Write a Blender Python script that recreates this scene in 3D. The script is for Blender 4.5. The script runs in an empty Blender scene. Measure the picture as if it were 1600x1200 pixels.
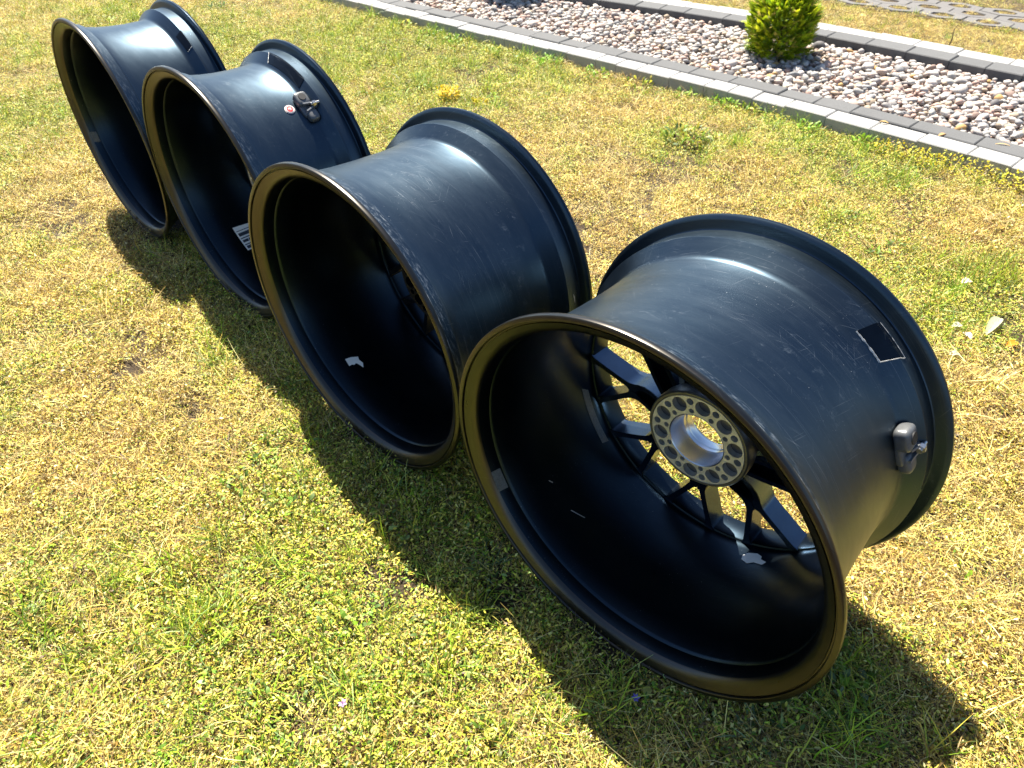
import bpy, bmesh, math, random
import numpy as np
from mathutils import Vector, Matrix

random.seed(11)
RNG = np.random.default_rng(7)
SC = bpy.context.scene
COL = SC.collection
PI = math.pi

# ------------------------------------------------------------------ camera, sky, sun, exposure
cam_d = bpy.data.cameras.new("camera")
cam = bpy.data.objects.new("camera", cam_d)
COL.objects.link(cam)
SC.camera = cam
cam_d.sensor_width = 36.0
cam_d.lens = 25.206
cam_d.clip_start = 0.02
cam_d.clip_end = 500.0
FW = Vector((0.0, 0.76044986, -0.64939665))
RT = Vector((0.99972074, -0.01534611, -0.01797045))
UP = Vector((0.02363134, 0.6492153, 0.7602375))
cam.matrix_world = Matrix(((RT.x, UP.x, -FW.x, 0.0), (RT.y, UP.y, -FW.y, 0.0),
                           (RT.z, UP.z, -FW.z, 1.00245), (0, 0, 0, 1)))
CAM = np.array([0.0, 0.0, 1.00245])
cam_d.dof.use_dof = True
cam_d.dof.focus_distance = 0.95
cam_d.dof.aperture_fstop = 14.0

SUN_AZ = math.radians(339.0)       # clockwise from +Y
SUN_EL = math.radians(59.0)
world = bpy.data.worlds.new("World")
SC.world = world
world.use_nodes = True
wn, wl = world.node_tree.nodes, world.node_tree.links
bg = wn["Background"]
sky = wn.new("ShaderNodeTexSky")
sky.sky_type = 'NISHITA'
sky.sun_disc = False
sky.sun_elevation = SUN_EL
sky.sun_rotation = SUN_AZ
sky.air_density = 1.0
sky.dust_density = 0.6
sky.ozone_density = 3.0
wl.new(sky.outputs[0], bg.inputs[0])
bg.inputs[1].default_value = 0.056
sun_d = bpy.data.lights.new("sun", 'SUN')
sun_d.energy = 5.0
sun_d.angle = math.radians(0.53)
sun_d.color = (1.0, 0.93, 0.80)
sun = bpy.data.objects.new("sun", sun_d)
COL.objects.link(sun)
to_sun = Vector((math.cos(SUN_EL) * math.sin(SUN_AZ), math.cos(SUN_EL) * math.cos(SUN_AZ), math.sin(SUN_EL)))
sun.rotation_euler = to_sun.to_track_quat('Z', 'Y').to_euler()
sun.location = to_sun * 20
vs = SC.view_settings
vs.view_transform = 'Standard'
vs.look = 'None'
vs.gamma = 1.0
vs.use_curve_mapping = False
vs.exposure = 1.72


# ------------------------------------------------------------------ helpers
def tag(o, label=None, cat=None, group=None, kind=None):
    if label: o['label'] = label
    if cat: o['category'] = cat
    if group: o['group'] = group
    if kind: o['kind'] = kind
    return o


def link(name, me, parent=None, mats=()):
    o = bpy.data.objects.new(name, me)
    COL.objects.link(o)
    if parent is not None:
        o.parent = parent
    for m in mats:
        me.materials.append(m)
    return o


def empty(name, loc, rz=0.0):
    o = bpy.data.objects.new(name, None)
    COL.objects.link(o)
    o.location = loc
    o.rotation_euler = (0, 0, rz)
    o.empty_display_size = 0.1
    return o


def from_bm(bm, name, smooth=True, angle=35):
    me = bpy.data.meshes.new(name)
    bmesh.ops.recalc_face_normals(bm, faces=bm.faces)
    bm.to_mesh(me)
    bm.free()
    if smooth:
        me.polygons.foreach_set('use_smooth', [True] * len(me.polygons))
        me.set_sharp_from_angle(angle=math.radians(angle))
    return me


def mesh_np(name, V, F, tint=None, smooth=False):
    """V (n,3), F list/array of triangles or quads; tint (n,3) goes to a point colour attribute."""
    me = bpy.data.meshes.new(name)
    V = np.asarray(V, np.float32)
    F = np.asarray(F, np.int32)
    k = F.shape[1]
    me.vertices.add(len(V)); me.vertices.foreach_set('co', V.ravel())
    me.loops.add(F.size); me.loops.foreach_set('vertex_index', F.ravel())
    me.polygons.add(len(F))
    me.polygons.foreach_set('loop_start', np.arange(0, F.size, k, dtype=np.int32))
    me.polygons.foreach_set('loop_total', np.full(len(F), k, np.int32))
    if smooth:
        me.polygons.foreach_set('use_smooth', np.ones(len(F), bool))
    me.update(calc_edges=True)
    if tint is not None:
        at = me.attributes.new('tint', 'FLOAT_COLOR', 'POINT')
        c = np.ones((len(V), 4), np.float32); c[:, :3] = tint
        at.data.foreach_set('color', c.ravel())
    return me


_H = RNG.random((256, 256))
def vnoise(x, y, s):
    x = np.asarray(x) * s + 57.3; y = np.asarray(y) * s + 91.7
    i = np.floor(x).astype(int); j = np.floor(y).astype(int)
    u = x - i; v = y - j
    u = u * u * (3 - 2 * u); v = v * v * (3 - 2 * v)
    h = lambda a, b: _H[a % 256, b % 256]
    return (h(i, j) * (1 - u) + h(i + 1, j) * u) * (1 - v) + (h(i, j + 1) * (1 - u) + h(i + 1, j + 1) * u) * v
def fbm(x, y, s):
    return (vnoise(x, y, s) + 0.5 * vnoise(x, y, s * 2.1) + 0.25 * vnoise(x, y, s * 4.3)) / 1.75


# ------------------------------------------------------------------ materials
class NT:
    """small node-tree writer"""
    def __init__(self, name):
        self.m = bpy.data.materials.new(name)
        self.m.use_nodes = True
        self.t = self.m.node_tree
        self.bsdf = self.t.nodes['Principled BSDF']
        self.out = self.t.nodes['Material Output']
    def n(self, typ, **kw):
        x = self.t.nodes.new(typ)
        for k, v in kw.items(): setattr(x, k, v)
        return x
    def l(self, a, b): self.t.links.new(a, b)
    def noise(self, vec, scale, detail=3.0, rough=0.55):
        x = self.n('ShaderNodeTexNoise')
        x.inputs['Scale'].default_value = scale; x.inputs['Detail'].default_value = detail
        x.inputs['Roughness'].default_value = rough
        if vec is not None: self.l(vec, x.inputs['Vector'])
        return x.outputs['Fac']
    def map(self, vec, scale=(1, 1, 1), rot=0.0, loc=(0, 0, 0)):
        if rot:                                          # turn first, stretch after
            y = self.n('ShaderNodeMapping'); y.inputs['Rotation'].default_value = (0, 0, rot)
            self.l(vec, y.inputs['Vector']); vec = y.outputs[0]
        x = self.n('ShaderNodeMapping')
        x.inputs['Scale'].default_value = scale
        x.inputs['Location'].default_value = loc
        self.l(vec, x.inputs['Vector']); return x.outputs[0]
    def ramp(self, fac, a, b, c0=(0, 0, 0, 1), c1=(1, 1, 1, 1)):
        x = self.n('ShaderNodeValToRGB')
        e = x.color_ramp.elements
        e[0].position = a; e[0].color = c0; e[1].position = b; e[1].color = c1
        self.l(fac, x.inputs[0]); return x.outputs[0]
    def math(self, op, a, b=None, clamp=False):
        x = self.n('ShaderNodeMath', operation=op); x.use_clamp = clamp
        for i, v in enumerate((a, b)):
            if v is None: continue
            if isinstance(v, (int, float)): x.inputs[i].default_value = v
            else: self.l(v, x.inputs[i])
        return x.outputs[0]
    def mix(self, fac, a, b):
        x = self.n('ShaderNodeMix', data_type='RGBA')
        for s, v in ((x.inputs[0], fac), (x.inputs[6], a), (x.inputs[7], b)):
            if isinstance(v, (int, float, tuple)): s.default_value = v
            else: self.l(v, s)
        return x.outputs[2]
    def bump(self, h, strength, dist=0.001):
        x = self.n('ShaderNodeBump')
        x.inputs['Strength'].default_value = strength; x.inputs['Distance'].default_value = dist
        self.l(h, x.inputs['Height']); self.l(x.outputs[0], self.bsdf.inputs['Normal'])
    def coord(self, which='Object'): return self.n('ShaderNodeTexCoord').outputs[which]


def simple(name, col, rough=0.6, metal=0.0, var=0.25, scale=60.0, bump=0.0):
    t = NT(name)
    c = t.coord('Object')
    f = t.noise(c, scale, 4)
    dark = tuple(v * (1 - var) for v in col) + (1,)
    lite = tuple(min(1, v * (1 + var)) for v in col) + (1,)
    t.l(t.mix(f, dark, lite), t.bsdf.inputs['Base Color'])
    t.bsdf.inputs['Roughness'].default_value = rough
    t.bsdf.inputs['Metallic'].default_value = metal
    if bump: t.bump(f, bump, 0.002)
    return t.m


def black_paint(name, wear, rough, seed, f0=(0.040, 0.062, 0.085, 1), edge=0.0, specks=0.50):
    """satin black wheel paint; UV = (metres round the rim, metres along the axis)"""
    t = NT(name)
    uv = t.n('ShaderNodeUVMap').outputs[0]
    patch = t.ramp(t.noise(t.map(uv, (5, 9, 1), 0.3, (seed, 0, 0)), 1.0, 3), 0.42, 0.72)
    # fine circumferential rub marks
    rub = t.ramp(t.noise(t.map(uv, (7, 420, 1), 0.0, (seed, seed, 0)), 1.0, 3, 0.7), 0.56, 0.80)
    rub = t.math('MULTIPLY', rub, patch)
    # long thin scratches in several directions
    scr = None
    for k, (rot, s1, s2, lo) in enumerate(((0.55, 12, 900, 0.70), (-0.9, 14, 800, 0.71), (1.30, 12, 950, 0.70), (0.10, 7, 900, 0.68), (-0.30, 16, 1000, 0.70))):
        m = t.ramp(t.noise(t.map(uv, (s1, s2, 1), rot, (seed + k * 3.1, k * 7.7, 0)), 1.0, 1.0, 0.4), lo, lo + 0.03)
        brk = t.ramp(t.noise(t.map(uv, (24, 24, 1), 0.2 * k, (k * 1.3 + seed, 2.0, 0)), 1.0, 2), 0.50, 0.64)
        m = t.math('MULTIPLY', m, brk)
        scr = m if scr is None else t.math('MAXIMUM', scr, m)
    scr = t.math('MULTIPLY', scr, t.math('ADD', patch, 0.25, True))
    # dust specks
    spk = t.ramp(t.noise(t.map(uv, (1, 1, 1), 0, (seed, 3, 0)), 420.0, 2, 0.5), 0.70, 0.76)
    spk = t.math('MULTIPLY', spk, t.ramp(t.noise(t.map(uv, (1, 1, 1), 0, (1, seed, 0)), 11.0, 2), 0.48, 0.66))
    grime = t.ramp(t.noise(t.map(uv, (30, 90, 1), 0.15, (seed, 5, 0)), 1.0, 5, 0.7), 0.45, 0.85)
    grime = t.math('MULTIPLY', grime, patch)
    blot = t.ramp(t.noise(t.map(uv, (38, 60, 1), 0.5, (seed, 7, 0)), 1.0, 8, 0.8), 0.56, 0.74)
    blot = t.math('MULTIPLY', blot, t.ramp(t.noise(t.map(uv, (7, 12, 1), -0.4, (seed * 2, 1, 0)), 1.0, 3), 0.47, 0.66))
    f = t.math('MULTIPLY', rub, 0.09 * wear)
    f = t.math('ADD', f, t.math('MULTIPLY', blot, 0.24 * wear))
    f = t.math('ADD', f, t.math('MULTIPLY', scr, 0.18 * wear))
    lng = t.ramp(t.noise(t.map(uv, (2.2, 1000, 1), 0.012, (seed, 4, 0)), 1.0, 1, 0.4), 0.70, 0.74)
    f = t.math('ADD', f, t.math('MULTIPLY', t.math('MULTIPLY', lng, t.math('ADD', patch, 0.12, True)), 0.20 * wear))
    film = t.ramp(t.noise(t.map(uv, (4, 26, 1), 0.05, (seed, 11, 0)), 1.0, 6, 0.7), 0.40, 0.80)
    f = t.math('ADD', f, t.math('MULTIPLY', film, 0.030 * wear))
    f = t.math('ADD', f, t.math('MULTIPLY', spk, specks * wear))
    f = t.math('ADD', f, t.math('MULTIPLY', grime, 0.04 * wear), True)
    if edge:
        sep = t.n('ShaderNodeSeparateXYZ'); t.l(uv, sep.inputs[0])
        rm = t.n('ShaderNodeMapRange'); rm.clamp = True
        t.l(sep.outputs[1], rm.inputs['Value'])
        rm.inputs['From Min'].default_value = -0.050; rm.inputs['From Max'].default_value = -0.012
        chips = t.ramp(t.noise(t.map(uv, (60, 260, 1), 0.1, (seed, 9, 0)), 1.0, 5, 0.75), 0.50, 0.66)
        zone = t.ramp(t.noise(t.map(uv, (6, 1, 1), 0, (seed, 2, 0)), 1.0, 2), 0.34, 0.58)
        f = t.math('ADD', f, t.math('MULTIPLY', t.math('MULTIPLY', chips, zone), t.math('MULTIPLY', rm.outputs[0], edge)), True)
    t.l(t.mix(f, f0, (0.42, 0.44, 0.46, 1)), t.bsdf.inputs['Base Color'])
    t.l(t.math('SUBTRACT', 1.0, t.math('MULTIPLY', f, 1.6), True), t.bsdf.inputs['Metallic'])
    rn = t.noise(t.map(uv, (14, 40, 1), 0.2, (seed, 0, 0)), 1.0, 5, 0.65)
    r = t.math('ADD', t.math('MULTIPLY', rn, 0.16), rough - 0.08)
    r = t.math('ADD', r, t.math('MULTIPLY', f, 0.3), True)
    t.l(r, t.bsdf.inputs['Roughness'])
    t.bsdf.inputs['Specular IOR Level'].default_value = 0.5
    h = t.math('ADD', t.noise(t.map(uv, (30, 700, 1), 0), 1.0, 2), t.math('MULTIPLY', scr, -0.6))
    t.bump(h, 0.035, 0.0004)
    return t.m


M_BARREL = [black_paint("barrel_paint_%s" % w, wr, rg, sd, edge=0.75 * wr) for w, wr, rg, sd in
            (("far", 0.45, 0.35, 1.7), ("second", 0.7, 0.35, 4.1), ("third", 1.2, 0.37, 8.9), ("near", 1.2, 0.37, 13.3))]
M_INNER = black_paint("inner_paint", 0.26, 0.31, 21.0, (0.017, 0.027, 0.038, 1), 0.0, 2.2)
M_LIP = black_paint("lip_paint", 0.4, 0.30, 27.0, (0.064, 0.060, 0.054, 1))
M_SPOKE = simple("spoke_paint", (0.070, 0.100, 0.140), 0.26, 1.0, 0.2, 40)
M_BLACK = simple("dull_black", (0.012, 0.012, 0.013), 0.55, 0.0, 0.3, 80)
M_SHADE = simple("shade_black", (0.0035, 0.0045, 0.006), 0.45)  # shade put into the colour, for the third wheel's unlit spokes and hub
M_SHADE.node_tree.nodes['Principled BSDF'].inputs['Specular IOR Level'].default_value = 0.15
M_POCKET = simple("pocket_floor", (0.016, 0.022, 0.030), 0.34, 1.0)
M_ALLOY = simple("bare_alloy", (0.54, 0.53, 0.48), 0.45, 0.5, 0.5, 70)
M_ALLOYD = simple("dark_alloy", (0.13, 0.13, 0.13), 0.42, 0.8, 0.4, 120, 0.2)
M_BORE = simple("machined_bore", (0.55, 0.56, 0.58), 0.24, 1.0, 0.2, 30)
M_PLASTIC = simple("sensor_plastic", (0.11, 0.115, 0.12), 0.36, 0.25, 0.4, 150)
M_BRACKET = simple("sensor_bracket", (0.20, 0.21, 0.22), 0.35, 0.5, 0.2, 150)
M_STEEL = simple("sensor_metal", (0.5, 0.5, 0.5), 0.3, 1.0, 0.2, 150)
M_PAPER = simple("white_paper", (0.78, 0.77, 0.74), 0.7, 0.0, 0.06, 90)
M_GREYLABEL = simple("worn_grey_label", (0.10, 0.11, 0.11), 0.6, 0.0, 0.7, 300)
M_INK = simple("label_ink", (0.03, 0.035, 0.05), 0.6)
M_RED = simple("red_ink", (0.62, 0.05, 0.05), 0.55)
M_CHIP = simple("chipped_edge", (0.45, 0.45, 0.44), 0.5, 0.3, 0.3, 300)


def leaf_mat(name, trans=0.30, hue_var=0.02, val_var=0.35, patchy=True):
    t = NT(name)
    a = t.n('ShaderNodeAttribute', attribute_name='tint').outputs['Color']
    rnd = t.n('ShaderNodeObjectInfo').outputs['Random']
    pos = t.n('ShaderNodeNewGeometry').outputs['Position']
    hsv = t.n('ShaderNodeHueSaturation')
    t.l(a, hsv.inputs['Color'])
    big = t.noise(pos, 2.2, 3)
    t.l(t.math('ADD', t.math('MULTIPLY', rnd, hue_var), t.math('ADD', t.math('MULTIPLY', big, hue_var * 2), 0.5 - hue_var * 1.5)), hsv.inputs['Hue'])
    fine = t.noise(pos, 9.0, 3)
    t.l(t.math('ADD', t.math('MULTIPLY', t.math('ADD', rnd, fine), val_var), 1.0 - val_var), hsv.inputs['Value'])
    hsv.inputs['Saturation'].default_value = 1.0
    t.l(hsv.outputs[0], t.bsdf.inputs['Base Color'])
    t.bsdf.inputs['Roughness'].default_value = 0.5
    t.bsdf.inputs['Specular IOR Level'].default_value = 0.35
    tr = t.n('ShaderNodeBsdfTranslucent')
    t.l(hsv.outputs[0], tr.inputs['Color'])
    mx = t.n('ShaderNodeMixShader'); mx.inputs[0].default_value = trans
    t.l(t.bsdf.outputs[0], mx.inputs[1]); t.l(tr.outputs[0], mx.inputs[2])
    t.l(mx.outputs[0], t.out.inputs['Surface'])
    return t.m


M_LEAF = leaf_mat("lawn_leaf", 0.20)
M_THUJA = leaf_mat("thuja_leaf", 0.36, 0.015, 0.2)
M_WEED = leaf_mat("weed_leaf", 0.32, 0.015, 0.2)

# soil / thatch under the lawn
t = NT("lawn_soil")
c = t.coord('Object')
n1 = t.noise(c, 2.5, 5); n2 = t.noise(c, 140, 6, 0.7)
col = t.mix(n1, (0.055, 0.036, 0.018, 1), (0.11, 0.072, 0.032, 1))
col = t.mix(t.ramp(n2, 0.35, 0.75), (0.035, 0.024, 0.014, 1), col)
t.l(col, t.bsdf.inputs['Base Color']); t.bsdf.inputs['Roughness'].default_value = 0.95
t.bump(n2, 0.8, 0.01)
M_SOIL = t.m

def concrete(name, lo, hi, speck):
    t = NT(name)
    c = t.coord('Object')
    rnd = t.n('ShaderNodeObjectInfo').outputs['Random']
    n1 = t.noise(c, 14, 4); n2 = t.noise(c, 380, 3, 0.8)
    col = t.mix(n1, lo, hi)
    col = t.mix(t.math('MULTIPLY', t.ramp(n2, 0.50, 0.68), 0.55), col, speck)
    col = t.mix(t.math('MULTIPLY', rnd, 0.22), col, tuple(v * 0.6 for v in lo[:3]) + (1,))
    t.l(col, t.bsdf.inputs['Base Color']); t.bsdf.inputs['Roughness'].default_value = 0.85
    t.bump(n2, 0.5, 0.002)
    return t.m
M_PALE = concrete("pale_concrete", (0.31, 0.305, 0.295, 1), (0.40, 0.395, 0.385, 1), (0.20, 0.20, 0.205, 1))
M_ANTH = concrete("anthracite_concrete", (0.075, 0.076, 0.078, 1), (0.112, 0.113, 0.116, 1), (0.17, 0.175, 0.18, 1))
M_PAVER = concrete("paver_concrete", (0.115, 0.109, 0.106, 1), (0.150, 0.143, 0.139, 1), (0.08, 0.077, 0.074, 1))

def pebble_mat(name, obj):
    t = NT(name)
    if obj:
        a = t.n('ShaderNodeObjectInfo').outputs['Color']
    else:
        a = t.n('ShaderNodeAttribute', attribute_name='tint').outputs['Color']
    pos = t.n('ShaderNodeNewGeometry').outputs['Position']
    n1 = t.noise(pos, 60, 4, 0.65); n2 = t.noise(pos, 420, 3, 0.7)
    hsv = t.n('ShaderNodeHueSaturation')
    t.l(a, hsv.inputs['Color'])
    t.l(t.math('ADD', t.math('MULTIPLY', n1, 0.5), t.math('ADD', t.math('MULTIPLY', n2, 0.35), 0.55)), hsv.inputs['Value'])
    t.l(hsv.outputs[0], t.bsdf.inputs['Base Color']); t.bsdf.inputs['Roughness'].default_value = 0.75
    t.bump(n2, 0.35, 0.002)
    return t.m
M_PEB = pebble_mat("pebble_stone", True)
M_PEBS = pebble_mat("pebble_stone_small", False)
M_BEDSOIL = simple("bed_soil", (0.07, 0.06, 0.05), 0.95, 0, 0.4, 90, 0.5)

# ------------------------------------------------------------------ ground
bm = bmesh.new()
n = 40
xs = np.concatenate([[-120, -40, -15], np.linspace(-6, 6, n), [15, 40, 120]])
ys = np.concatenate([[-120, -40, -10], np.linspace(-2, 8, n), [15, 40, 120]])
V = np.array([(x, y, 0.0) for y in ys for x in xs], float)
W_ = len(xs)
F = [(j * W_ + i, j * W_ + i + 1, (j + 1) * W_ + i + 1, (j + 1) * W_ + i) for j in range(len(ys) - 1) for i in range(W_ - 1)]
bm.free()
ground = link("lawn_ground", mesh_np("lawn_ground", V, F), None, [M_SOIL])
tag(ground, kind='structure')

# ------------------------------------------------------------------ gravel bed and its edging
def smooth_line(pts, x0, x1, deg=3, n=240):
    pts = np.array(pts)
    u = (pts[:, 0] - pts[:, 1]) / math.sqrt(2); w = (pts[:, 0] + pts[:, 1]) / math.sqrt(2)
    k = np.polyfit(u, w, deg)
    uu = np.linspace(x0, x1, n)
    lo, hi = u.min(), u.max()
    dk = np.polyder(k)
    ww = np.where(uu < lo, np.polyval(k, lo) + np.polyval(dk, lo) * (uu - lo),
                  np.where(uu > hi, np.polyval(k, hi) + np.polyval(dk, hi) * (uu - hi), np.polyval(k, uu)))
    return np.stack([(uu + ww), (ww - uu)], -1) / math.sqrt(2)

NEAR = smooth_line([(-0.608, 4.188), (-0.138, 3.707), (0.254, 3.385), (0.619, 3.046), (0.881, 2.789), (1.145, 2.5),
                    (1.339, 2.293), (1.486, 2.141), (1.566, 2.075)], -4.6, 1.1)
FARL = smooth_line([(0.895, 4.009), (1.177, 3.774), (1.451, 3.528), (1.554, 3.427), (1.674, 3.3), (1.813, 3.142),
                    (1.893, 3.067), (2.047, 2.909)], -4.6, 1.5)

def offset(line, d):
    g = np.gradient(line, axis=0)
    g /= np.linalg.norm(g, axis=1)[:, None]
    nrm = np.stack([-g[:, 1], g[:, 0]], -1)            # left of travel = away from the camera
    nrm *= np.sign(nrm[:, :1] + nrm[:, 1:2])
    return line + nrm * d

def at_len(line, s):
    d = np.concatenate([[0], np.cumsum(np.linalg.norm(np.diff(line, axis=0), axis=1))])
    return np.array([np.interp(s, d, line[:, 0]), np.interp(s, d, line[:, 1])]), d[-1]

def kerb_row(line, d0, d1, top, label, mat, lens, start):
    a, b = offset(line, d0), offset(line, d1)
    root = empty("kerb", (line[120][0], line[120][1], 0))
    tag(root, label, "kerb", kind='structure')
    L = at_len(line, 0)[1]
    s = start
    k = 0
    r = random.Random(int(d0 * 1000) + len(label))
    da = np.concatenate([[0], np.cumsum(np.linalg.norm(np.diff(line, axis=0), axis=1))])
    f = lambda ln, q: (np.interp(q, da, ln[:, 0]), np.interp(q, da, ln[:, 1]))
    while s < L - 0.25:
        ln = r.choice(lens)
        e = s + ln
        g = 0.0011
        dz = r.uniform(-0.0025, 0.0025); tilt = r.uniform(-0.0015, 0.0015)
        P = [f(a, s + g), f(a, e - g), f(b, e - g), f(b, s + g)]
        cx, cy = sum(p[0] for p in P) / 4, sum(p[1] for p in P) / 4
        bm = bmesh.new()
        lo = [bm.verts.new((p[0] - cx, p[1] - cy, -0.09)) for p in P]
        hi = [bm.verts.new((p[0] - cx, p[1] - cy, top + dz + (tilt if i in (0, 1) else -tilt))) for i, p in enumerate(P)]
        bm.faces.new(hi); bm.faces.new(lo[::-1])
        for i in range(4):
            bm.faces.new((lo[i], lo[(i + 1) % 4], hi[(i + 1) % 4], hi[i]))
        ed = [q for q in bm.edges if q.verts[0] in hi and q.verts[1] in hi]
        bmesh.ops.bevel(bm, geom=ed, offset=0.0035, segments=1, affect='EDGES')
        o = link("kerb_stone", from_bm(bm, "kerb_stone", False), root, [mat])
        o.location = (cx - root.location.x, cy - root.location.y, 0)
        s = e
        k += 1
    return root

ROWW = 0.088
kerb_row(NEAR, 0.0, ROWW - 0.003, 0.055, "pale concrete kerb row edging the dry lawn in front of the pebbles", M_PALE, (0.13, 0.105, 0.16), 0.0)
kerb_row(NEAR, ROWW, 0.176, 0.058, "dark grey kerb row between the pale kerb at the dry lawn and the pebbles", M_ANTH, (0.21, 0.14, 0.18), 0.05)
kerb_row(FARL, 0.0, 0.105, 0.057, "dark grey kerb row behind the pebbles on the paved side", M_ANTH, (0.21, 0.14, 0.18), 0.02)
kerb_row(FARL, 0.108, 0.218, 0.055, "pale kerb row behind the pebbles bordering the grass by the pavers", M_PALE, (0.21, 0.14, 0.18), 0.09)

# bed floor
a = offset(NEAR, 0.172)
b = offset(FARL, 0.004)
m = min(len(a), len(b))
V = []; F = []
for i in range(m):
    V += [(a[i][0], a[i][1], 0.006), (b[i][0], b[i][1], 0.006)]
    if i: F.append((2 * i - 2, 2 * i, 2 * i + 1, 2 * i - 1))
bed = link("gravel_bed", mesh_np("gravel_bed", V, F), None, [M_BEDSOIL])
tag(bed, kind='structure')

# pebbles
def pebble_mesh(seed):
    r = np.random.default_rng(seed)
    bm = bmesh.new()
    bmesh.ops.create_icosphere(bm, subdivisions=2, radius=1.0)
    V = np.array([v.co for v in bm.verts])
    sc = np.array([r.uniform(0.95, 1.35), r.uniform(0.75, 1.0), r.uniform(0.5, 0.78)])
    P = V * sc
    for _ in range(4):                                   # worn flats
        d = r.normal(size=3); d /= np.linalg.norm(d)
        h = P @ d; lim = np.quantile(h, r.uniform(0.72, 0.9))
        P -= np.clip(h - lim, 0, None)[:, None] * d * 0.75
    P += (r.random(P.shape) - 0.5) * 0.03
    P -= P.mean(0)
    for v, q in zip(bm.verts, P): v.co = q
    bmesh.ops.recalc_face_normals(bm, faces=bm.faces)
    me = bpy.data.meshes.new("pebble")
    bm.to_mesh(me); bm.free()
    me.polygons.foreach_set('use_smooth', [True] * len(me.polygons))
    return me
def pebble_low(seed):
    r = np.random.default_rng(seed + 100)
    bm = bmesh.new()
    bmesh.ops.create_icosphere(bm, subdivisions=1, radius=1.0)
    V = np.array([v.co for v in bm.verts]) * np.array([r.uniform(0.95, 1.35), r.uniform(0.75, 1.0), r.uniform(0.5, 0.78)])
    V *= 1 + (r.random((len(V), 1)) - 0.5) * 0.16
    F = np.array([[v.index for v in f.verts] for f in bm.faces])
    bm.free()
    return V, F
PM = [pebble_mesh(s) for s in range(14)]
for me in PM: me.materials.append(M_PEB)
PL = [pebble_low(s) for s in range(14)]
PAL = [((0.70, 0.67, 0.62), 5), ((0.62, 0.60, 0.57), 5), ((0.55, 0.47, 0.42), 3), ((0.58, 0.43, 0.37), 3), ((0.40, 0.40, 0.40), 3),
       ((0.48, 0.40, 0.30), 2), ((0.31, 0.33, 0.35), 2), ((0.50, 0.52, 0.50), 3), ((0.36, 0.27, 0.23), 1), ((0.15, 0.15, 0.16), 0.5), ((0.55, 0.36, 0.14), 0.25)]
PALC = np.array([p[0] for p in PAL]) * np.array([0.76, 0.71, 0.685]); PALW = np.array([p[1] for p in PAL], float); PALW /= PALW.sum()

cand = []
inner_a = offset(NEAR, 0.176); 
def bed_uv(x, y):
    u = (x - y) / math.sqrt(2); w = (x + y) / math.sqrt(2)
    ua = (inner_a[:, 0] - inner_a[:, 1]) / math.sqrt(2); wa = (inner_a[:, 0] + inner_a[:, 1]) / math.sqrt(2)
    ub = (FARL[:, 0] - FARL[:, 1]) / math.sqrt(2); wb = (FARL[:, 0] + FARL[:, 1]) / math.sqrt(2)
    return w - np.interp(u, ua, wa), np.interp(u, ub, wb) - w
pts = []
for lay in range(3):
    sp = (0.024, 0.0275, 0.044)[lay]
    gx = np.arange(-2.2, 2.7, sp); gy = np.arange(1.5, 6.0, sp)
    X, Y = np.meshgrid(gx, gy); X = X.ravel(); Y = Y.ravel()
    X = X + RNG.uniform(-0.45, 0.45, len(X)) * sp; Y = Y + RNG.uniform(-0.45, 0.45, len(Y)) * sp
    d0, d1 = bed_uv(X, Y)
    size = RNG.uniform(0.0075, 0.0165, len(X)) * (1.0, 1.05, 1.18)[lay]
    big = RNG.random(len(X)) < 0.07
    size[big] *= 1.45
    ok = (d0 > size * 0.85) & (d1 > size * 0.85)
    uu = (X - Y) / math.sqrt(2)
    ok &= (uu > -4.4) & (uu < 1.0)
    Z = (0.010, 0.022, 0.032)[lay] + RNG.uniform(-0.004, 0.005, len(X))
    # heap a little lower at the edges
    Z -= 0.008 * np.exp(-np.minimum(d0, d1) / 0.03)
    bushd = np.minimum(np.hypot(X - 1.215, Y - 3.36), np.hypot(X - 0.03, Y - 4.55))
    ok &= bushd > 0.03
    for x, y, z, s_ in zip(X[ok], Y[ok], Z[ok], size[ok]): pts.append((x, y, z, s_))
pts = np.array(pts)
P3 = pts[:, :3] - CAM
dep = P3 @ np.array(FW)
pu = 800 + 1120.27 * (P3 @ np.array(RT)) / dep; pv = 600 - 1120.27 * (P3 @ np.array(UP)) / dep
vis = (pu > -10) & (pu < 1610) & (pv > -10) & (pv < 1210) & (pts[:, 2] > 0.019)
score = np.where(vis, pts[:, 3] / dep, 0)
order = np.argsort(-score)
chosen = np.zeros(len(pts), bool); chosen[order[:296]] = True
colr = PALC[RNG.choice(len(PALC), len(pts), p=PALW)] * RNG.uniform(0.85, 1.12, (len(pts), 1))
for i in np.nonzero(chosen)[0]:
    o = bpy.data.objects.new("pebble", PM[i % 14]); COL.objects.link(o); o.parent = bed
    o.location = pts[i, :3]; s_ = pts[i, 3]
    o.scale = (s_, s_, s_)
    o.rotation_euler = (random.uniform(-0.5, 0.5), random.uniform(-0.5, 0.5), random.uniform(0, 6.28))
    o.color = (*colr[i], 1)
VV, FF, TT = [], [], []; off = 0
for i in np.nonzero(~chosen)[0]:
    V0, F0 = PL[i % 14]
    e = Matrix.Rotation(random.uniform(0, 6.28), 3, 'Z') @ Matrix.Rotation(random.uniform(-0.5, 0.5), 3, 'X')
    VV.append((V0 * pts[i, 3]) @ np.array(e).T + pts[i, :3]); FF.append(F0 + off); off += len(V0)
    TT.append(np.repeat(colr[i][None], len(V0), 0))
rest = link("pebbles", mesh_np("pebbles", np.concatenate(VV), np.concatenate(FF), np.concatenate(TT), True), bed, [M_PEBS])
tag(rest, kind='stuff')

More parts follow.
